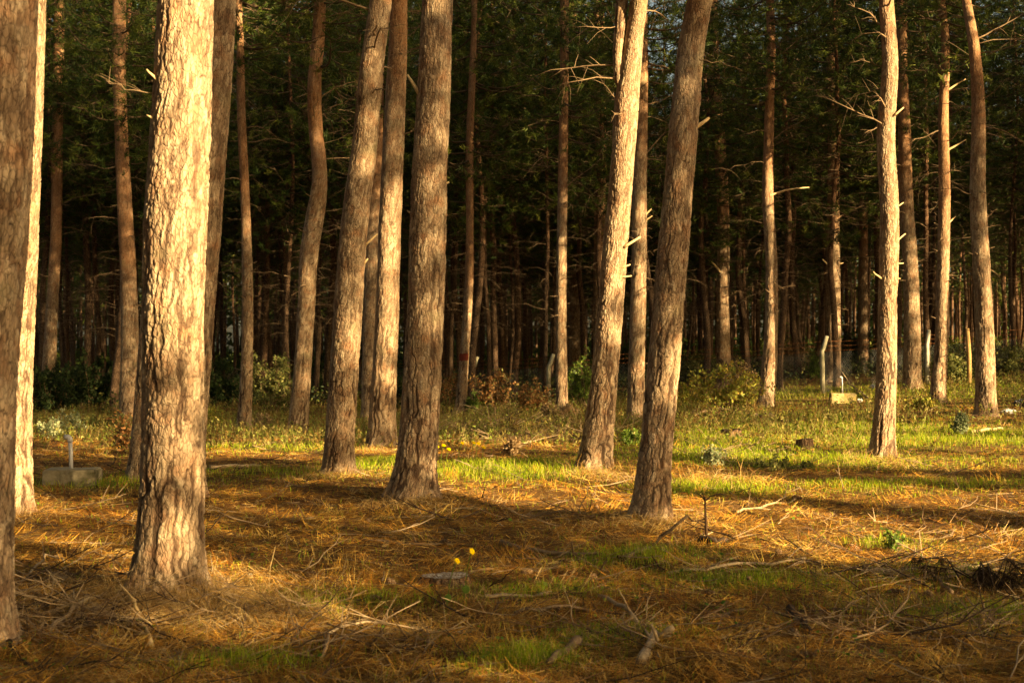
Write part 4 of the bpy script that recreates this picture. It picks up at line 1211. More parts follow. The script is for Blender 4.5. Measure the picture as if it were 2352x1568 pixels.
# ------------------------------------------------------------------ fallen branches the photo singles out
def fallen(label, pts, w, mat, lift=0.0, fork=None, top=None, twigs=3, seed=0):
    """pts: picture points lying on the ground (or, with top, the upper end held above the ground)"""
    W = [px2w(*p) for p in pts]
    Zr = W[0][1]
    c = np.mean(W, axis=0)
    P = np.array(W) + np.array([0, 0, 0.015 + w * 0.4 * Zr / FPX])
    if top is not None:
        t = pxat(top[0], top[1], P[-1][1] - 0.05) if len(top) == 2 else pxat(top[0], top[1], top[2])
        P = np.concatenate([P, [t]])
    q = np.random.default_rng(900 + seed)
    m = 9; tt = np.linspace(0, len(P) - 1, m); i0 = np.minimum(tt.astype(int), len(P) - 2); f = (tt - i0)[:, None]
    PP = P[i0] * (1 - f) + P[i0 + 1] * f + q.normal(size=(m, 3)) * 0.008
    if lift: PP[:, 2] += lift * np.sin(np.linspace(0, math.pi, m))
    r = w * 0.5 * Zr / FPX
    mb = MB()
    mb.tube(PP - c, np.linspace(r, r * 0.62, m) * (1 + 0.12 * q.normal(size=m)), 8)
    for k in range(twigs):
        a = int(q.integers(2, m - 1)); ax = unit(PP[a] - PP[a - 1]); d = unit(ax * 0.7 + q.normal(size=3) * 0.6 + [0, 0, 0.25])
        l = np.linalg.norm(P[-1] - P[0]) * (0.12 + 0.18 * q.random())
        mb.tube(np.array([PP[a], PP[a] + d * l * 0.5, PP[a] + d * l + [0, 0, -0.06 * l]]) - c, [r * 0.5, r * 0.35, r * 0.2], 5)
    if fork:
        for (fa, fb, fw) in fork:
            A = pxat(fa[0], fa[1], Zr - 0.05); B = pxat(fb[0], fb[1], Zr - 0.08)
            mb.tube(np.array([A, (A + B) / 2 + [0, 0, 0.01], B]) - c, np.array([1, 0.85, 0.6]) * fw * 0.5 * Zr / FPX, 6)
    o = obj('fallen_branch', mb.mesh('fallen_branch', [mat]), None, c)
    tag(o, label, 'branch')


fallen('long pale stick lying flat in the right middle foreground', [(1535, 1332), (1690, 1312), (1845, 1300)], 9, M_greystick, seed=1)
fallen('brown bark-covered stick lying right of the two tall yellow flowers', [(1150, 1258), (1260, 1274), (1372, 1284)], 13, M_deadwood, seed=2)
fallen('thick pale forked stick sticking up at the bottom centre', [(1470, 1545), (1500, 1500)], 24, M_greystick, top=(1548, 1448), fork=[((1510, 1470), (1495, 1432), 9)], seed=3, twigs=2)
fallen('thin stick slanting down into the bottom centre twig heap', [(1380, 1392), (1430, 1430), (1485, 1470)], 11, M_greystick, lift=0.03, seed=4)
fallen('pale bare stick leaning at the foot of the big glowing trunk', [(352, 1488), (325, 1430)], 12, M_fresh, top=(298, 1362), fork=[((320, 1420), (350, 1432), 6)], seed=5, twigs=1)
fallen('long dim branch lying left of the big glowing trunk', [(110, 1462), (200, 1412), (305, 1368)], 11, M_greystick, lift=0.05, seed=6, twigs=6)
fallen('curved grey stick arching over the litter at the bottom left of centre', [(738, 1530), (770, 1462), (860, 1448), (985, 1460)], 9, M_greystick, lift=0.03, seed=7)
fallen('dark stick standing aslant in the right foreground', [(2182, 1372), (2150, 1335)], 11, M_deadwood, top=(2112, 1296), seed=8, twigs=1)
fallen('broken snag leaning right at the foot of the thick leaning pine', [(1440, 1300), (1500, 1262)], 12, M_deadwood, top=(1575, 1183), seed=9, twigs=2)
fallen('short black charred log beside the bare sapling', [(1605, 1252), (1640, 1258), (1672, 1256)], 16, M_darkwood, seed=10, twigs=0)
fallen('thin pale twig on the sunlit grass right of the thick leaning pine', [(1690, 1182), (1760, 1168), (1830, 1155)], 6, M_greystick, seed=11)
fallen('pale rotting log lying in the sun left of the kinked pine', [(480, 1084), (540, 1080), (600, 1076)], 10, M_greystick, seed=12, twigs=0)
fallen('pale log lying across the litter under the aslant stick', [(1985, 1325), (2120, 1322), (2255, 1312)], 15, M_greystick, seed=13, twigs=1)
fallen('dark stubby branch piece at lower right near a pine cone', [(1812, 1440), (1840, 1462), (1862, 1478)], 18, M_darkwood, seed=14, twigs=0)
fallen('grey stick lying at the right edge of the foreground', [(2230, 1432), (2290, 1412), (2352, 1392)], 9, M_greystick, seed=15)
fallen('pale stick lying right of the grey green plant', [(2235, 998), (2270, 992), (2302, 988)], 8, M_fresh, seed=16, twigs=0)
fallen('white broken log beside the splintered stump in the glade', [(1770, 962), (1800, 972), (1830, 978)], 9, M_greystick, seed=17, twigs=1)
fallen('forked dry branch lying behind the concrete block with white pipe', [(1995, 920), (1965, 895)], 6, M_greystick, top=(1948, 880), seed=18, twigs=2)
fallen('long grey branch across the bottom centre litter', [(1180, 1452), (1300, 1440), (1400, 1430)], 9, M_deadwood, lift=0.03, seed=19)
fallen('dark curved branch lying at the bottom left corner', [(20, 1500), (80, 1550), (140, 1562)], 12, M_darkwood, seed=20)
fallen('thin dark branch on the shaded needles in front of the mossy footed pine', [(830, 1255), (930, 1262), (1040, 1258)], 7, M_deadwood, seed=21)
fallen('reddish log end at the bottom of the centre heap', [(1330, 1500), (1290, 1528), (1260, 1548)], 22, M_deadwood, seed=22, twigs=0)
fallen('short grey stick lying right of the cut stump', [(1120, 1395), (1190, 1390), (1262, 1382)], 9, M_greystick, seed=23, twigs=1)
fallen('thin bent stick left of the concrete block with grey pipe', [(60, 1330), (110, 1290), (150, 1300)], 6, M_greystick, lift=0.05, seed=24)
fallen('brown log lying behind the yellow flower clump', [(1020, 1000), (1070, 992), (1120, 988)], 9, M_deadwood, seed=25, twigs=2)

# fallen pine bough with dark dead needles, right foreground
c = px2w(2255, 1345); mb = MB(); q = np.random.default_rng(77)
for k in range(13):
    az = q.random() * 6.28; L = 0.25 + 0.42 * q.random()
    P = np.array([[0.1 * q.normal(), 0.06 * q.normal(), 0.02], [0.5 * L * math.cos(az), 0.3 * L * math.sin(az), 0.12 + 0.1 * q.random()], [L * math.cos(az), 0.6 * L * math.sin(az), 0.06 + 0.16 * q.random()]])
    mb.tube(P, [0.007, 0.005, 0.003], 5, 1)
    rng = q
    pp = P[1] + (P[2] - P[1]) * q.random((10, 1))
    n_ = len(pp) * 11
    bs = np.repeat(pp, 11, axis=0); d = unit(q.normal(size=(n_, 3)) * 0.5 + np.array([0, 0, -0.7])); upv = unit(np.cross(d, rdir(n_)))
    V, Q, C = strips(bs, d, upv, 0.07 + 0.05 * q.random(n_), 0.0034, np.tile((0.035, 0.022, 0.012, 1), (n_, 1)) * np.concatenate([np.repeat(0.5 + 1.2 * q.random((n_, 1)), 3, 1), np.ones((n_, 1))], 1)); mb.add(V, Q, None, C, 0)
tag(obj('fallen_bough', mb.mesh('fallen_bough', [M_litter, M_darkwood]), None, c), 'black withered pine bough with drooping dead needles in the right foreground', 'branch')

# ------------------------------------------------------------------ stumps
def stump(label, px, py, wpx, hpx, seed, broken=0.0, dark=False):
    b = px2w(px, py); Z = b[1]; R = wpx * 0.5 * Z / FPX; H = hpx * Z / FPX
    q = np.random.default_rng(seed)
    n = 48; th = np.arange(n) / n * 6.2832
    lob = 1 + 0.07 * np.sin(th * 3 + seed) + 0.05 * np.sin(th * 7 + 2) + 0.03 * q.normal(size=n)
    root = empty('tree_stump', b); tag(root, label, 'tree stump')
    zs = np.array([-0.08, 0.0, 0.25, 0.55, 0.85, 1.0]) ; V = []
    topz = H * (1 + broken * (q.random(n) - 0.3) + 0.12 * np.cos(th + 1))
    C = []
    for zi, z in enumerate(zs):
        fl = 1 + 0.28 * math.exp(-max(z, 0) * 3.0)
        r = R * lob * fl * (1 + 0.04 * q.normal(size=n)) / 1.02
        V.append(np.stack([r * np.cos(th), r * np.sin(th), z * topz], -1))
        C.append(np.stack([0.5 + 0.5 * np.sin(th * 19 + 2 * zi * 0.3), q.random(n), np.full(n, 0.35), np.ones(n)], -1))
    V = np.array(V).reshape(-1, 3)
    i = np.arange(len(zs) - 1)[:, None] * n; j = np.arange(n)[None, :]; j2 = (j + 1) % n
    Q = np.stack([i + j, i + j2, i + n + j2, i + n + j], -1).reshape(-1, 4)
    obj('bark_side', mesh_np('bark_side', V, Q, None, [M_bark], attr={'bk': np.array(C).reshape(-1, 4)}), root)
    rim = V[-n:] * np.array([0.97, 0.97, 1.0]) + [0, 0, 0.004]
    mid = rim * np.array([0.5, 0.5, 1]) ; mid[:, 2] = H * (1 + 0.1 * np.cos(th + 1)) + 0.012 * q.random(n) + 0.03 * broken * q.normal(size=n)
    VV = np.concatenate([rim, mid, [[0, 0, H * 1.0 + 0.012]]])
    Q = np.stack([np.arange(n), (np.arange(n) + 1) % n, n + (np.arange(n) + 1) % n, n + np.arange(n)], -1)
    T = np.stack([n + np.arange(n), n + (np.arange(n) + 1) % n, np.full(n, 2 * n)], -1)
    obj('cut_face', mesh_np('cut_face', VV, Q, T, [M_darkwood if dark else M_cut]), root)


stump('low wide cut stump behind the two tall yellow flowers', 1025, 1352, 112, 20, 5)
stump('small round stump in the grass between two right-hand pines', 1846, 1030, 36, 20, 8)
stump('dark low crumbling stump in the shaded grass of the glade', 1680, 1003, 44, 12, 12, 0.5, True)
stump('splintered stump remnant at the back of the grassy glade', 1752, 970, 44, 14, 15, 0.9)

# ------------------------------------------------------------------ concrete standpipes
def standpipe(label, px0, px1, pyt, pyb, pipe_px, pipe_top, elbow, mat, pmat, rz):
    b = px2w((px0 + px1) / 2, pyb); Z = b[1]
    w = (px1 - px0) * Z / FPX; h = (pyb - pyt) * Z / FPX; dp = w * 0.62
    root = empty('standpipe', b + np.array([0, dp * 0.4, 0]), rz); tag(root, label, 'standpipe')
    import bmesh
    bm = bmesh.new(); bmesh.ops.create_cube(bm, size=1.0)
    bmesh.ops.scale(bm, vec=(w, dp, h + 0.12), verts=bm.verts); bmesh.ops.translate(bm, vec=(0, 0, (h - 0.12) / 2), verts=bm.verts)
    bmesh.ops.bevel(bm, geom=bm.edges[:], offset=0.018, segments=2, affect='EDGES')
    bmesh.ops.subdivide_edges(bm, edges=[e for e in bm.edges if e.calc_length() > 0.1], cuts=9, use_grid_fill=True)
    for v in bm.verts:
        n = float(fbm(np.array(v.co.x * 9 + 3), np.array(v.co.z * 9 + v.co.y * 7), 66, 3)) - 0.5
        v.co += Vector((n * 0.02, n * 0.026, n * 0.018))
    me = bpy.data.meshes.new('concrete_base'); bm.to_mesh(me); bm.free(); me.materials.append(mat)
    obj('concrete_base', me, root)
    xo = (pipe_px - (px0 + px1) / 2) * Z / FPX; zt = h + (pyt - pipe_top) * Z / FPX
    r = 0.020 if elbow < 0.03 else 0.024
    mb = MB(); mb.tube(np.array([[xo + 0.005, 0, h - 0.03], [xo, 0, (h + zt) / 2], [xo - 0.008, 0, zt - 0.05]]), r, 12)
    p = obj('pipe', mb.mesh('pipe', [pmat], smooth=False), root)
    a = np.linspace(0, math.pi / 2, 6)
    mb = MB(); mb.tube(np.concatenate([[[xo - 0.008, 0, zt - 0.075]], np.stack([xo - 0.008 - 0.04 + 0.04 * np.cos(a), a * 0, zt - 0.05 + 0.04 * np.sin(a)], -1), [[xo - 0.075, 0, zt - 0.012]]]), r * 1.3, 12)
    obj('elbow', mb.mesh('elbow', [pmat]), p)


standpipe('stained concrete block with a bent grey pipe, at far left', 98, 217, 1076, 1112, 153, 1001, 0.1, M_conc, M_pipe, 0.06)
standpipe('yellowed concrete block with a thin white pipe, near the fence', 1910, 1967, 904, 926, 1938, 866, 0.02, M_yblock, M_wpipe, -0.1)

# ------------------------------------------------------------------ wire fence at the forest edge
fp = [px2w(1085, 925), px2w(1260, 930), px2w(1890, 905), px2w(2130, 880)]
fp = [fp[0] + (fp[0] - fp[1]) * 2.2, fp[0] + (fp[0] - fp[1]) * 1.1] + fp
fp.append(fp[-1] + np.array([6.0, 2.0, 0.3]))
for p in fp: p[2] = float(gz(p[0], p[1]))
fence = empty('wire_fence', fp[3]); tag(fence, 'chain link fence with bent concrete posts along the forest edge', 'fence')
fo = np.array(fp[3])
PH = {2: 2.0, 3: 1.95, 4: 2.0, 5: 2.0}
for k, p in enumerate(fp):
    H = PH.get(k, 2.0); mb = MB()
    lean = {2: 0.02, 3: 0.0, 4: -0.03, 5: -0.01}.get(k, 0)
    q = p - fo
    P = np.array([[0, 0, -0.3], [lean * 0.5, 0, 0.6], [lean, 0, H * 0.74], [lean + 0.06, 0.03, H * 0.80], [lean + 0.20, 0.09, H]]) + q
    if k == 5: P[3, 0] -= 0.03; P[4, 0] -= 0.10
    n = 4; mb.tube(P, np.array([0.10, 0.096, 0.09, 0.09, 0.08]), 4)
    o = obj('fence_post', mb.mesh('fence_post', [M_lpost if k == 5 else M_post]), fence)
    if k == 5: o['label'] = 'fence post in the sun, lit look put into its paler concrete'
b = px2w(2226, 880); mb = MB(); tp = pxat(2222, 754, b[1])
mb.tube(np.array([b + [0, 0, -0.3], (b + tp) / 2 + [0.03, 0, 0], tp]) - fo, [0.105, 0.098, 0.085], 4)
mb.tube(np.array([tp + [-0.05, 0, -0.02], tp + [-0.055, 0, 0.05]]) - fo, [0.03, 0.01], 4)
tag(obj('timber_post', mb.mesh('timber_post', [M_pwood]), fence), 'straight orange timber post')
mb = MB(); mw = MB()
for k in range(len(fp) - 1):
    A, B = fp[k] - fo, fp[k + 1] - fo
    L = float(np.linalg.norm((B - A)[:2])); H = 1.38; st = 0.11
    for d in (1, -1):
        for o_ in np.arange(-H, L, st):
            t0, t1 = max(0, o_), min(L, o_ + H)
            if t1 <= t0: continue
            z0, z1 = (t0 - o_), (t1 - o_)
            if d < 0: z0, z1 = H - z0, H - z1
            a = A + (B - A) * (t0 / L) + np.array([0, 0.05, 0.04 + z0]); e = A + (B - A) * (t1 / L) + np.array([0, 0.05, 0.04 + z1])
            mb.tube(np.array([a, e]), 0.0026, 3, cap=False)
    for z in (1.5, 1.66, 1.82):
        t = np.linspace(0, 1, 12)[:, None]
        P = A + (B - A) * t + np.array([0.05, 0.06, z]) + np.concatenate([np.zeros((12, 2)), -0.05 * np.sin(t * math.pi)], 1)
        mw.tube(P, 0.0045, 3, cap=False)
        for f in np.arange(0.02, 1, 0.12 / L * 1.3):
            c0 = A + (B - A) * f + np.array([0.05, 0.06, z - 0.05 * math.sin(f * math.pi)])
            mw.tube(np.array([c0 + [-0.02, 0, -0.02], c0 + [0.02, 0, 0.02]]), 0.005, 3, cap=False)
obj('wire_mesh', mb.mesh('wire_mesh', [M_wire]), fence)
obj('barbed_wire', mw.mesh('barbed_wire', [M_rust]), fence)

# ------------------------------------------------------------------ shrubs and plants
LEAFC = {
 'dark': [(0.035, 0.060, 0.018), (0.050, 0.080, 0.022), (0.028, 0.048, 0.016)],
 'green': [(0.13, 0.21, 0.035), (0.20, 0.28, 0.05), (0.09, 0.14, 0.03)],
 'yellow': [(0.32, 0.34, 0.06), (0.40, 0.36, 0.07), (0.22, 0.26, 0.05), (0.40, 0.27, 0.06)],
 'brown': [(0.36, 0.17, 0.06), (0.44, 0.25, 0.10), (0.26, 0.12, 0.045), (0.16, 0.16, 0.05)],
 'pale': [(0.26, 0.30, 0.16), (0.34, 0.36, 0.20), (0.18, 0.22, 0.10)],
 'dry': [(0.50, 0.36, 0.20), (0.42, 0.28, 0.14), (0.30, 0.20, 0.10)],
 'olive': [(0.15, 0.16, 0.045), (0.21, 0.20, 0.06), (0.10, 0.12, 0.035)],
}


def leaves(mb, P, size, cols, q, m=0, droop=0.0):
    n = len(P)
    d = unit(q.normal(size=(n, 3)) + np.array([0, 0, 0.1 - droop])); up = unit(np.cross(d, q.normal(size=(n, 3))))
    L = size * (0.6 + 0.8 * q.random(n)); W = L * (0.45 + 0.25 * q.random(n))
    nrm = np.cross(d, up)
    V = np.stack([P, P + d * (L * 0.45)[:, None] + up * (W * 0.5)[:, None] + nrm * (L * 0.06)[:, None], P + d * L[:, None], P + d * (L * 0.45)[:, None] - up * (W * 0.5)[:, None] + nrm * (L * 0.06)[:, None]], 1)
    cols = np.array(cols); ci = cols[q.integers(0, len(cols), n)] * (0.7 + 0.6 * q.random((n, 1)))
    mb.add(V.reshape(-1, 3), np.arange(n * 4).reshape(n, 4), None, np.repeat(np.concatenate([ci, np.ones((n, 1))], 1), 4, axis=0), m)


def shrub(label, px, py, hpx, wpx, kind, seed, dens=1.0, leaf=0.05, cat='shrub', name='shrub', dz=0.0, stems=None, group=None):
    q = np.random.default_rng(3000 + seed)
    b = px2w(px, py)
    if dz:
        b[0] *= (b[1] + dz) / b[1]; b[1] += dz; b[2] = float(gz(b[0], b[1]))
    Z = b[1]; H = hpx * Z / FPX; R = wpx * 0.5 * Z / FPX
    root = empty(name, b); tag(root, label, cat, group)
    st = MB(); lf = MB()
    ns = stems or int(np.clip(8 + R * 16, 9, 40))
    LP = []
    for k in range(ns):
        az = q.random() * 6.283; rr_ = R * math.sqrt(q.random()); h = H * (0.55 + 0.45 * q.random()) * (1 - 0.35 * (rr_ / R) ** 2)
        tip = np.array([rr_ * math.cos(az), rr_ * math.sin(az) * 0.8, h])
        b0 = np.array([tip[0] * 0.25, tip[1] * 0.25, -0.03]); mid = b0 * 0.4 + tip * 0.6 + q.normal(size=3) * 0.09 * H; mid[2] = h * 0.55
        t = np.linspace(0, 1, 7)[:, None]
        P = (1 - t) ** 2 * b0 + 2 * t * (1 - t) * mid + t ** 2 * tip
        r = 0.004 + 0.006 * H
        st.tube(P, np.linspace(r, r * 0.35, 7), 4, 0, np.array([(0.13, 0.085, 0.05, 1), (0.24, 0.16, 0.09, 1)][k % 2]), cap=False)
        for w_ in range(5):
            i0 = int(q.integers(2, 7)); d = unit(q.normal(size=3) + np.array([0, 0, 0.5])); l = H * (0.12 + 0.2 * q.random())
            tw = np.array([P[i0], P[i0] + d * l * 0.5 + q.normal(size=3) * 0.02 * l, P[i0] + d * l])
            st.tube(tw, [r * 0.5, r * 0.35, r * 0.2], 3, 0, np.array((0.2, 0.13, 0.075, 1)), cap=False)
            for s_ in range(max(1, int(24 * dens))):
                LP.append(P[i0] + d * l * (0.25 + 0.85 * q.random()) + q.normal(size=3) * 0.05 * min(1, H))
    if LP:
        leaves(lf, np.array(LP), leaf * 1.35, LEAFC[kind], q)
        obj('leaves', lf.mesh('leaves', [M_leaf]), root)
    obj('stems', st.mesh('stems', [M_twig]), root)


SHR = [
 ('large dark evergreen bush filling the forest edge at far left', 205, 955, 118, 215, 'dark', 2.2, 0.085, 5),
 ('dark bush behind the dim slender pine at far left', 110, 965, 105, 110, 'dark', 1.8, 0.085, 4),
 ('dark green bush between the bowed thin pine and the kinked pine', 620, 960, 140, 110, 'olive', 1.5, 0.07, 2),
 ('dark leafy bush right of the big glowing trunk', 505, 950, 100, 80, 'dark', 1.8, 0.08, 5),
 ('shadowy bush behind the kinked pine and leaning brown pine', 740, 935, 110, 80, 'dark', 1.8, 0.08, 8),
 ('yellow leaved sprig glowing right beside the big pale trunk', 488, 985, 48, 40, 'yellow', 0.9, 0.05, 0),
 ('dry tangled shrub with orange leaves left of the big pale trunk', 285, 1040, 90, 55, 'brown', 0.6, 0.045, 0),
 ('brown leaved oak bush left of the first bent fence post', 1040, 935, 80, 70, 'brown', 0.7, 0.07, 0),
 ('sparse twiggy bush with orange leaves between the two bent posts', 1135, 945, 95, 95, 'brown', 0.5, 0.08, 0),
 ('brown and green bush at the foot of the second bent post', 1222, 950, 80, 90, 'brown', 1.0, 0.07, -1),
 ('low green bush in front of the first bent post', 1085, 945, 45, 60, 'green', 1.0, 0.06, -1),
 ('tall green bush between the thin straight pine and forked pine', 1345, 935, 125, 80, 'green', 1.0, 0.075, 0),
 ('pale dry leaved clump beside the yellow flower clump', 1165, 1045, 45, 55, 'dry', 1.2, 0.04, 0),
 ('brown leafy clump at the foot of the thin straight pine', 1290, 965, 40, 90, 'dry', 1.0, 0.06, -1),
 ('grey green bush behind the fence wires left of the brown pine', 1600, 885, 75, 110, 'olive', 1.3, 0.08, 3),
 ('yellow green bush spreading in the sun at the back of the glade', 1670, 948, 110, 190, 'yellow', 0.9, 0.065, 0),
 ('low yellow bush left end of the glade bushes', 1590, 940, 60, 70, 'yellow', 0.8, 0.06, 0),
 ('twiggy brown bush right of the brown pine by the fence', 1712, 920, 90, 60, 'dry', 0.5, 0.06, 2),
 ('pale seed headed dry shrub right of the slim wavy pine', 1822, 870, 100, 80, 'dry', 0.8, 0.075, 1),
 ('bright green leafy shrub behind the slim wavy pine', 1795, 850, 130, 60, 'green', 0.6, 0.09, 3),
 ('small green shoot left of the grey fence post', 1870, 868, 50, 28, 'green', 0.9, 0.07, 0),
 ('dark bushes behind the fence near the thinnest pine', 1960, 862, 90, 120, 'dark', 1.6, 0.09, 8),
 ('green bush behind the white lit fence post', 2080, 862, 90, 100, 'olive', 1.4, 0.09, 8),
 ('green weeds along the fence between sunlit post and timber post', 2190, 880, 75, 80, 'olive', 1.2, 0.08, 1),
 ('weedy bush at the fence right of the timber post', 2310, 870, 70, 100, 'olive', 1.3, 0.08, 2),
 ('low leafy weeds at the foot of the slender orange pine', 2120, 935, 38, 90, 'yellow', 1.0, 0.05, -1),
 ('small grey green plant in front of the rightmost big pine', 2207, 998, 40, 38, 'pale', 1.3, 0.045, 0),
 ('bright green herb in the sunny right foreground', 2040, 1268, 52, 74, 'green', 0.22, 0.028, 0),
 ('dark twiggy bramble in front of the small round stump', 1800, 1075, 40, 130, 'olive', 0.5, 0.03, 0),
 ('straggly shrub right of the thick leaning pine foot', 1640, 1075, 62, 60, 'pale', 0.5, 0.03, 0),
 ('leafy seedling at the foot of the straight pine in the centre gap', 1452, 1020, 45, 40, 'green', 0.9, 0.04, -1),
 ('yellow leafy shoot between the leaning brown pine and sunlit pine', 818, 955, 45, 24, 'yellow', 1.0, 0.05, 0),
 ('dark low bush behind the sunlit middle pine', 900, 940, 60, 60, 'dark', 1.4, 0.08, 6),
 ('dry brown bush under the bowed thin pine', 600, 990, 40, 80, 'dry', 0.6, 0.05, 0),
 ('yellowing undergrowth right of the concrete block with grey pipe', 235, 1000, 50, 90, 'olive', 0.8, 0.05, 0),
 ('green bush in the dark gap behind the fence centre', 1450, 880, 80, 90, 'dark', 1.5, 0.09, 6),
]
for k, (lab, px, py, h, w, kd, dn, lf, dz) in enumerate(SHR):
    shrub(lab, px, py, h, w, kd, k, dn, lf, dz=dz)

# upright leafy shoots left of the concrete block
for k, (px, py, h) in enumerate([(96, 1010, 48), (118, 1012, 70), (136, 1010, 88), (176, 1008, 80)]):
    lab = ['shortest pale leaved shoot nearest the sunlit left trunk', 'second pale leaved shoot from the sunlit left trunk', 'pale leaved shoot just left of the grey pipe, forked top', 'pale leaved shoot just right of the grey pipe'][k]
    shrub(lab, px, py, h, 16, 'pale', 60 + k, 0.8, 0.045, cat='shoot', name='leafy_shoot', stems=3)

# undergrowth of the dark forest floor
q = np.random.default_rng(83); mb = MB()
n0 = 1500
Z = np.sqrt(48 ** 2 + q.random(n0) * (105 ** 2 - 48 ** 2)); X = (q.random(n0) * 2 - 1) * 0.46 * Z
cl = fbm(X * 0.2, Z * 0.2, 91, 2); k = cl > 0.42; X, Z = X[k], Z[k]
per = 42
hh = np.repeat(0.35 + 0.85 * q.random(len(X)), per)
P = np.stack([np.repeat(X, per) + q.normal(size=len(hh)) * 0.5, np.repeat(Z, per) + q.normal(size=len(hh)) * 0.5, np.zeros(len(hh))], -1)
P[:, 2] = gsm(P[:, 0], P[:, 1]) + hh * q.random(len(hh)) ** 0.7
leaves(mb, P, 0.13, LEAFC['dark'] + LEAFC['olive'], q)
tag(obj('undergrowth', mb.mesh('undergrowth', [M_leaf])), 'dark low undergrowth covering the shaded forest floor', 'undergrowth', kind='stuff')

# bare sapling
b = px2w(1622, 1252); mb = MB(); q = np.random.default_rng(5); Z = b[1]
P = np.array([pxat(x, y, Z) - b for x, y in [(1624, 1256), (1622, 1215), (1620, 1180), (1619, 1145), (1612, 1128)]])
mb.tube(P, [0.012, 0.011, 0.010, 0.008, 0.003], 6, 0, np.array((0.06, 0.035, 0.02, 1)))
for (a, c2) in [((1620, 1200), (1590, 1196)), ((1590, 1196), (1572, 1180)), ((1619, 1148), (1600, 1132)), ((1619, 1150), (1645, 1135)), ((1645, 1135), (1668, 1138)), ((1620, 1190), (1596, 1205))]:
    A, B = pxat(*a, Z) - b, pxat(*c2, Z) - b
    mb.tube(np.array([A, (A + B) / 2 + [0, 0.02, 0.01], B]), [0.006, 0.005, 0.003], 4, 0, np.array((0.07, 0.042, 0.025, 1)), cap=False)
tag(obj('sapling', mb.mesh('sapling', [M_twig]), None, b), 'bare dark sapling standing right of the thick leaning pine', 'sapling')

# yellow flowers
def flower(label, base, head, face, group=None, s=0.026, seed=0, extra=()):
    q = np.random.default_rng(400 + seed)
    b = px2w(*base); Z = b[1]; hp = pxat(*head, Z - 0.02) - b
    root = empty('flower', b); tag(root, label, 'flower', group)
    t = np.linspace(0, 1, 8)[:, None]; ctrl = np.array([hp[0] * 0.15, 0, hp[2] * 0.7])
    P = (1 - t) ** 2 * np.zeros(3) + 2 * t * (1 - t) * ctrl + t ** 2 * hp
    mb = MB(); mb.tube(P, 0.0028 * (Z / 8) ** 0.5, 5, 0, np.array((0.16, 0.22, 0.04, 1))); obj('stem', mb.mesh('stem', [M_grass]), root)
    f = unit(np.array(face, float)); a = unit(np.cross(f, [0.2, 0.1, 1.0])); c = np.cross(f, a)
    mb = MB(); n = 15
    for ring in (0, 1):
        th = (np.arange(n) + 0.5 * ring) / n * 6.2832
        d = a * np.cos(th)[:, None] + c * np.sin(th)[:, None]; side = -a * np.sin(th)[:, None] + c * np.cos(th)[:, None]
        L = s * (1.0 - 0.22 * ring) * (0.85 + 0.3 * q.random(n))
        o = hp + f * (0.004 + 0.004 * ring)
        V = np.stack([o + d * (L * 0.15)[:, None], o + d * (L * 0.6)[:, None] + side * 0.0046 * s / 0.026, o + d * L[:, None] - f * 0.004, o + d * (L * 0.6)[:, None] - side * 0.0046 * s / 0.026], 1)
        mb.add(V.reshape(-1, 3), np.arange(n * 4).reshape(n, 4), None, np.tile((0.80, 0.56, 0.02, 1), (n * 4, 1)))
    obj('petals', mb.mesh('petals', [M_petal]), root)
    mb = MB(); mb.tube(np.array([hp - f * 0.012, hp - f * 0.004, hp + f * 0.008]), [0.003, s * 0.32, s * 0.22], 9, 0, np.array((0.55, 0.36, 0.02, 1))); obj('centre', mb.mesh('centre', [M_petal]), root)
    if extra:
        mb = MB()
        for (lx, ly, sz) in extra:
            p = pxat(lx, ly, Z - 0.03) - b
            th = np.arange(9) / 9 * 6.2832
            V = np.concatenate([[p], p + np.stack([np.cos(th) * sz, 0.3 * sz * np.sin(th * 2), np.sin(th) * sz * 1.1], -1)])
            T = np.stack([np.zeros(9, int), 1 + np.arange(9), 1 + (np.arange(9) + 1) % 9], -1)
            mb.add(V, None, T, np.tile((0.13, 0.21, 0.04, 1), (10, 1)))
        obj('leaf', mb.mesh('leaf', [M_grass]), root)


flower('lower of two tall yellow flowers in front of the cut stump', (1026, 1420), (1050, 1287), (0.6, -0.6, 0.6), None, 0.021, 1, [(1029, 1372, 0.022)])
flower('taller of two yellow flowers in front of the cut stump', (1066, 1410), (1084, 1265), (0.7, -0.6, 0.4), None, 0.023, 2, [(1070, 1352, 0.024), (1074, 1420, 0.02)])
for k, (bx, by, hx, hy) in enumerate([(1000, 1072, 1004, 1025), (1012, 1075, 1019, 1022), (1024, 1076, 1031, 1031), (1052, 1070, 1062, 1017), (1083, 1068, 1088, 1016), (1092, 1072, 1099, 1018), (1108, 1070, 1111, 1027)]):
    flower('small yellow flower in the sunny row right of the mossy footed pine', (bx, by), (hx, hy), (0.3, -0.5, 0.8), 'yellow flowers in a sunny row', 0.034, 10 + k)

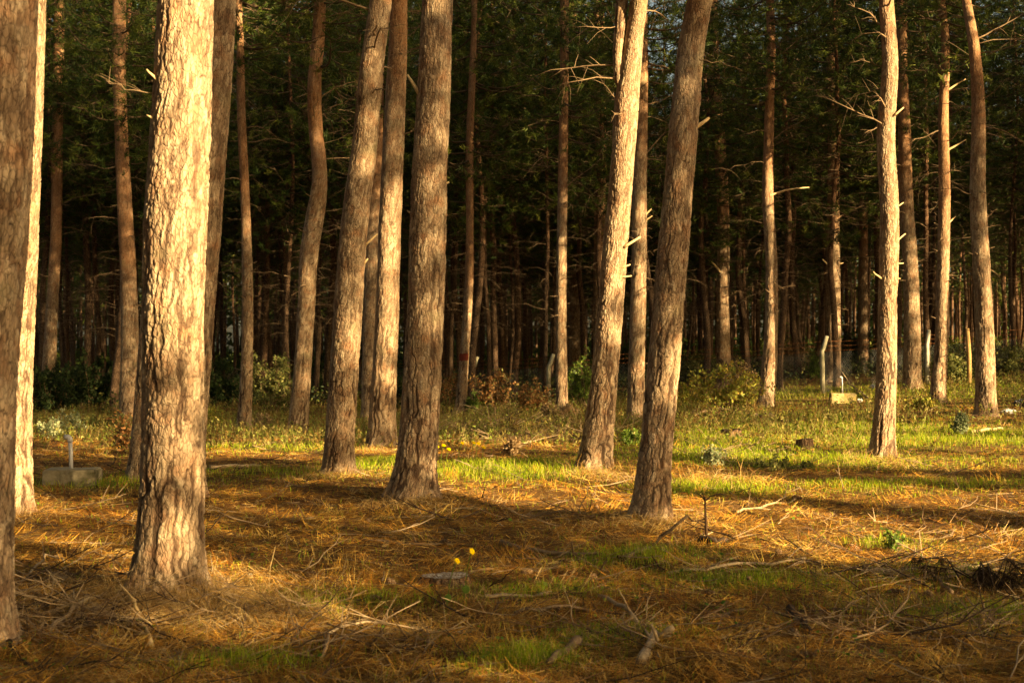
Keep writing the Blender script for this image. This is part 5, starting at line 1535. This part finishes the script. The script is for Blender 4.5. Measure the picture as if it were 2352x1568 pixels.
# pine cones
def cone_mesh():
    mb = MB(); ga = math.pi * (3 - math.sqrt(5)); n = 70
    for k in range(n):
        f = k / n; z = -0.035 + 0.075 * f; r = 0.030 * math.sin(math.pi * (0.12 + 0.83 * f)) ** 0.8
        a = k * ga; d = np.array([math.cos(a), math.sin(a), 0.25 + 0.7 * f]); d /= np.linalg.norm(d); s = np.array([-math.sin(a), math.cos(a), 0])
        b = np.array([0, 0, z]); w = 0.0075
        nrm = np.cross(d, s)
        V = np.array([b, b + d * r * 0.8 + s * w, b + d * (r + 0.004), b + d * r * 0.8 - s * w, b + d * r * 0.8 + nrm * 0.004])
        mb.add(V, None, [[0, 1, 4], [1, 2, 4], [2, 3, 4], [3, 0, 4], [0, 3, 2], [0, 2, 1]], np.tile((0.20, 0.115, 0.06, 1) if k % 3 else (0.34, 0.23, 0.13, 1), (5, 1)))
    mb.tube(np.array([[0, 0, -0.04], [0, 0, 0.03]]), [0.012, 0.006], 6, 0, np.array((0.06, 0.035, 0.02, 1)))
    return mb.mesh('pine_cone', [M_twig])


CONE = cone_mesh()
q = np.random.default_rng(3)
CN = [(1833, 1152, 'pine cone standing in the sunlit grass of the right middle ground'), (2260, 1338, 'pine cone lying in front of the black withered bough'),
      (2058, 1372, 'pine cone left of the aslant dark stick'), (1824, 1488, 'dark pine cone beside the dark stubby branch piece'), (1180, 1405, 'pine cone right of the cut stump'),
      (1022, 1258, 'pine cone on shaded needles behind the cut stump'), (1362, 1345, 'pine cone behind the long pale stick'), (1960, 1262, 'pine cone on the sunny litter left of the green herb')]
for (px, py, lab) in CN:
    b = px2w(px, py); o = obj('pine_cone', CONE, None, b + np.array([0, 0, 0.035])); o.rotation_euler = (1.2 + q.random(), q.random() * 2, q.random() * 6); tag(o, lab, 'pine cone')
    s = 1.15 if b[1] < 12 else 1.5
    o.scale = (s, s, s)
for k in range(26):
    px = 480 + q.random() * 1850; py = 1130 + 420 * q.random()
    b = px2w(px, py); o = obj('pine_cone', CONE, None, b + np.array([0, 0, 0.028])); o.rotation_euler = (1.2 + q.random(), q.random() * 2, q.random() * 6)
    tag(o, 'small brown pine cone half sunk in the needle litter', 'pine cone', 'pine cones scattered on the litter')

# litter by the rightmost pine
def crumple(name, label, px, py, w, h, mat, seed, cat):
    import bmesh
    b = px2w(px, py); Z = b[1]; W = w * Z / FPX; H = h * Z / FPX
    bm = bmesh.new(); bmesh.ops.create_icosphere(bm, subdivisions=4, radius=0.5)
    for v in bm.verts:
        c = v.co.copy()
        n = abs(float(fbm(np.array(c.x * 5 + seed), np.array(c.y * 5 + c.z * 4), seed, 3)) - 0.5) * 2
        n2 = float(fbm(np.array(c.x * 2 + 9), np.array(c.y * 2 - c.z * 2), seed + 4, 2))
        f = 0.55 + 0.9 * n2 - 0.9 * n
        v.co = Vector((c.x * W * f, c.y * W * 0.6 * f, max(-0.02, (c.z + 0.35) * H * f * 1.2)))
    me = bpy.data.meshes.new(name); bm.to_mesh(me); bm.free(); me.materials.append(mat)
    tag(obj(name, me, None, b), label, cat)


crumple('plastic_bag', 'crumpled white plastic bag right of the rightmost big pine', 2318, 948, 40, 11, M_white, 3, 'plastic bag')
crumple('plastic_bag', 'black crumpled plastic sheet behind the white bag at right', 2346, 934, 44, 26, M_black, 8, 'plastic bag')
crumple('paper_scrap', 'white scrap of litter beside the nearest sunlit right-hand pine', 2004, 896, 18, 9, M_white, 12, 'litter')
crumple('stone', 'white stone beside the concrete block with white pipe', 1975, 925, 14, 8, M_white, 17, 'stone')
crumple('stone', 'round brown stone on the litter right of the big glowing trunk', 575, 1330, 16, 10, M_conc, 21, 'stone')
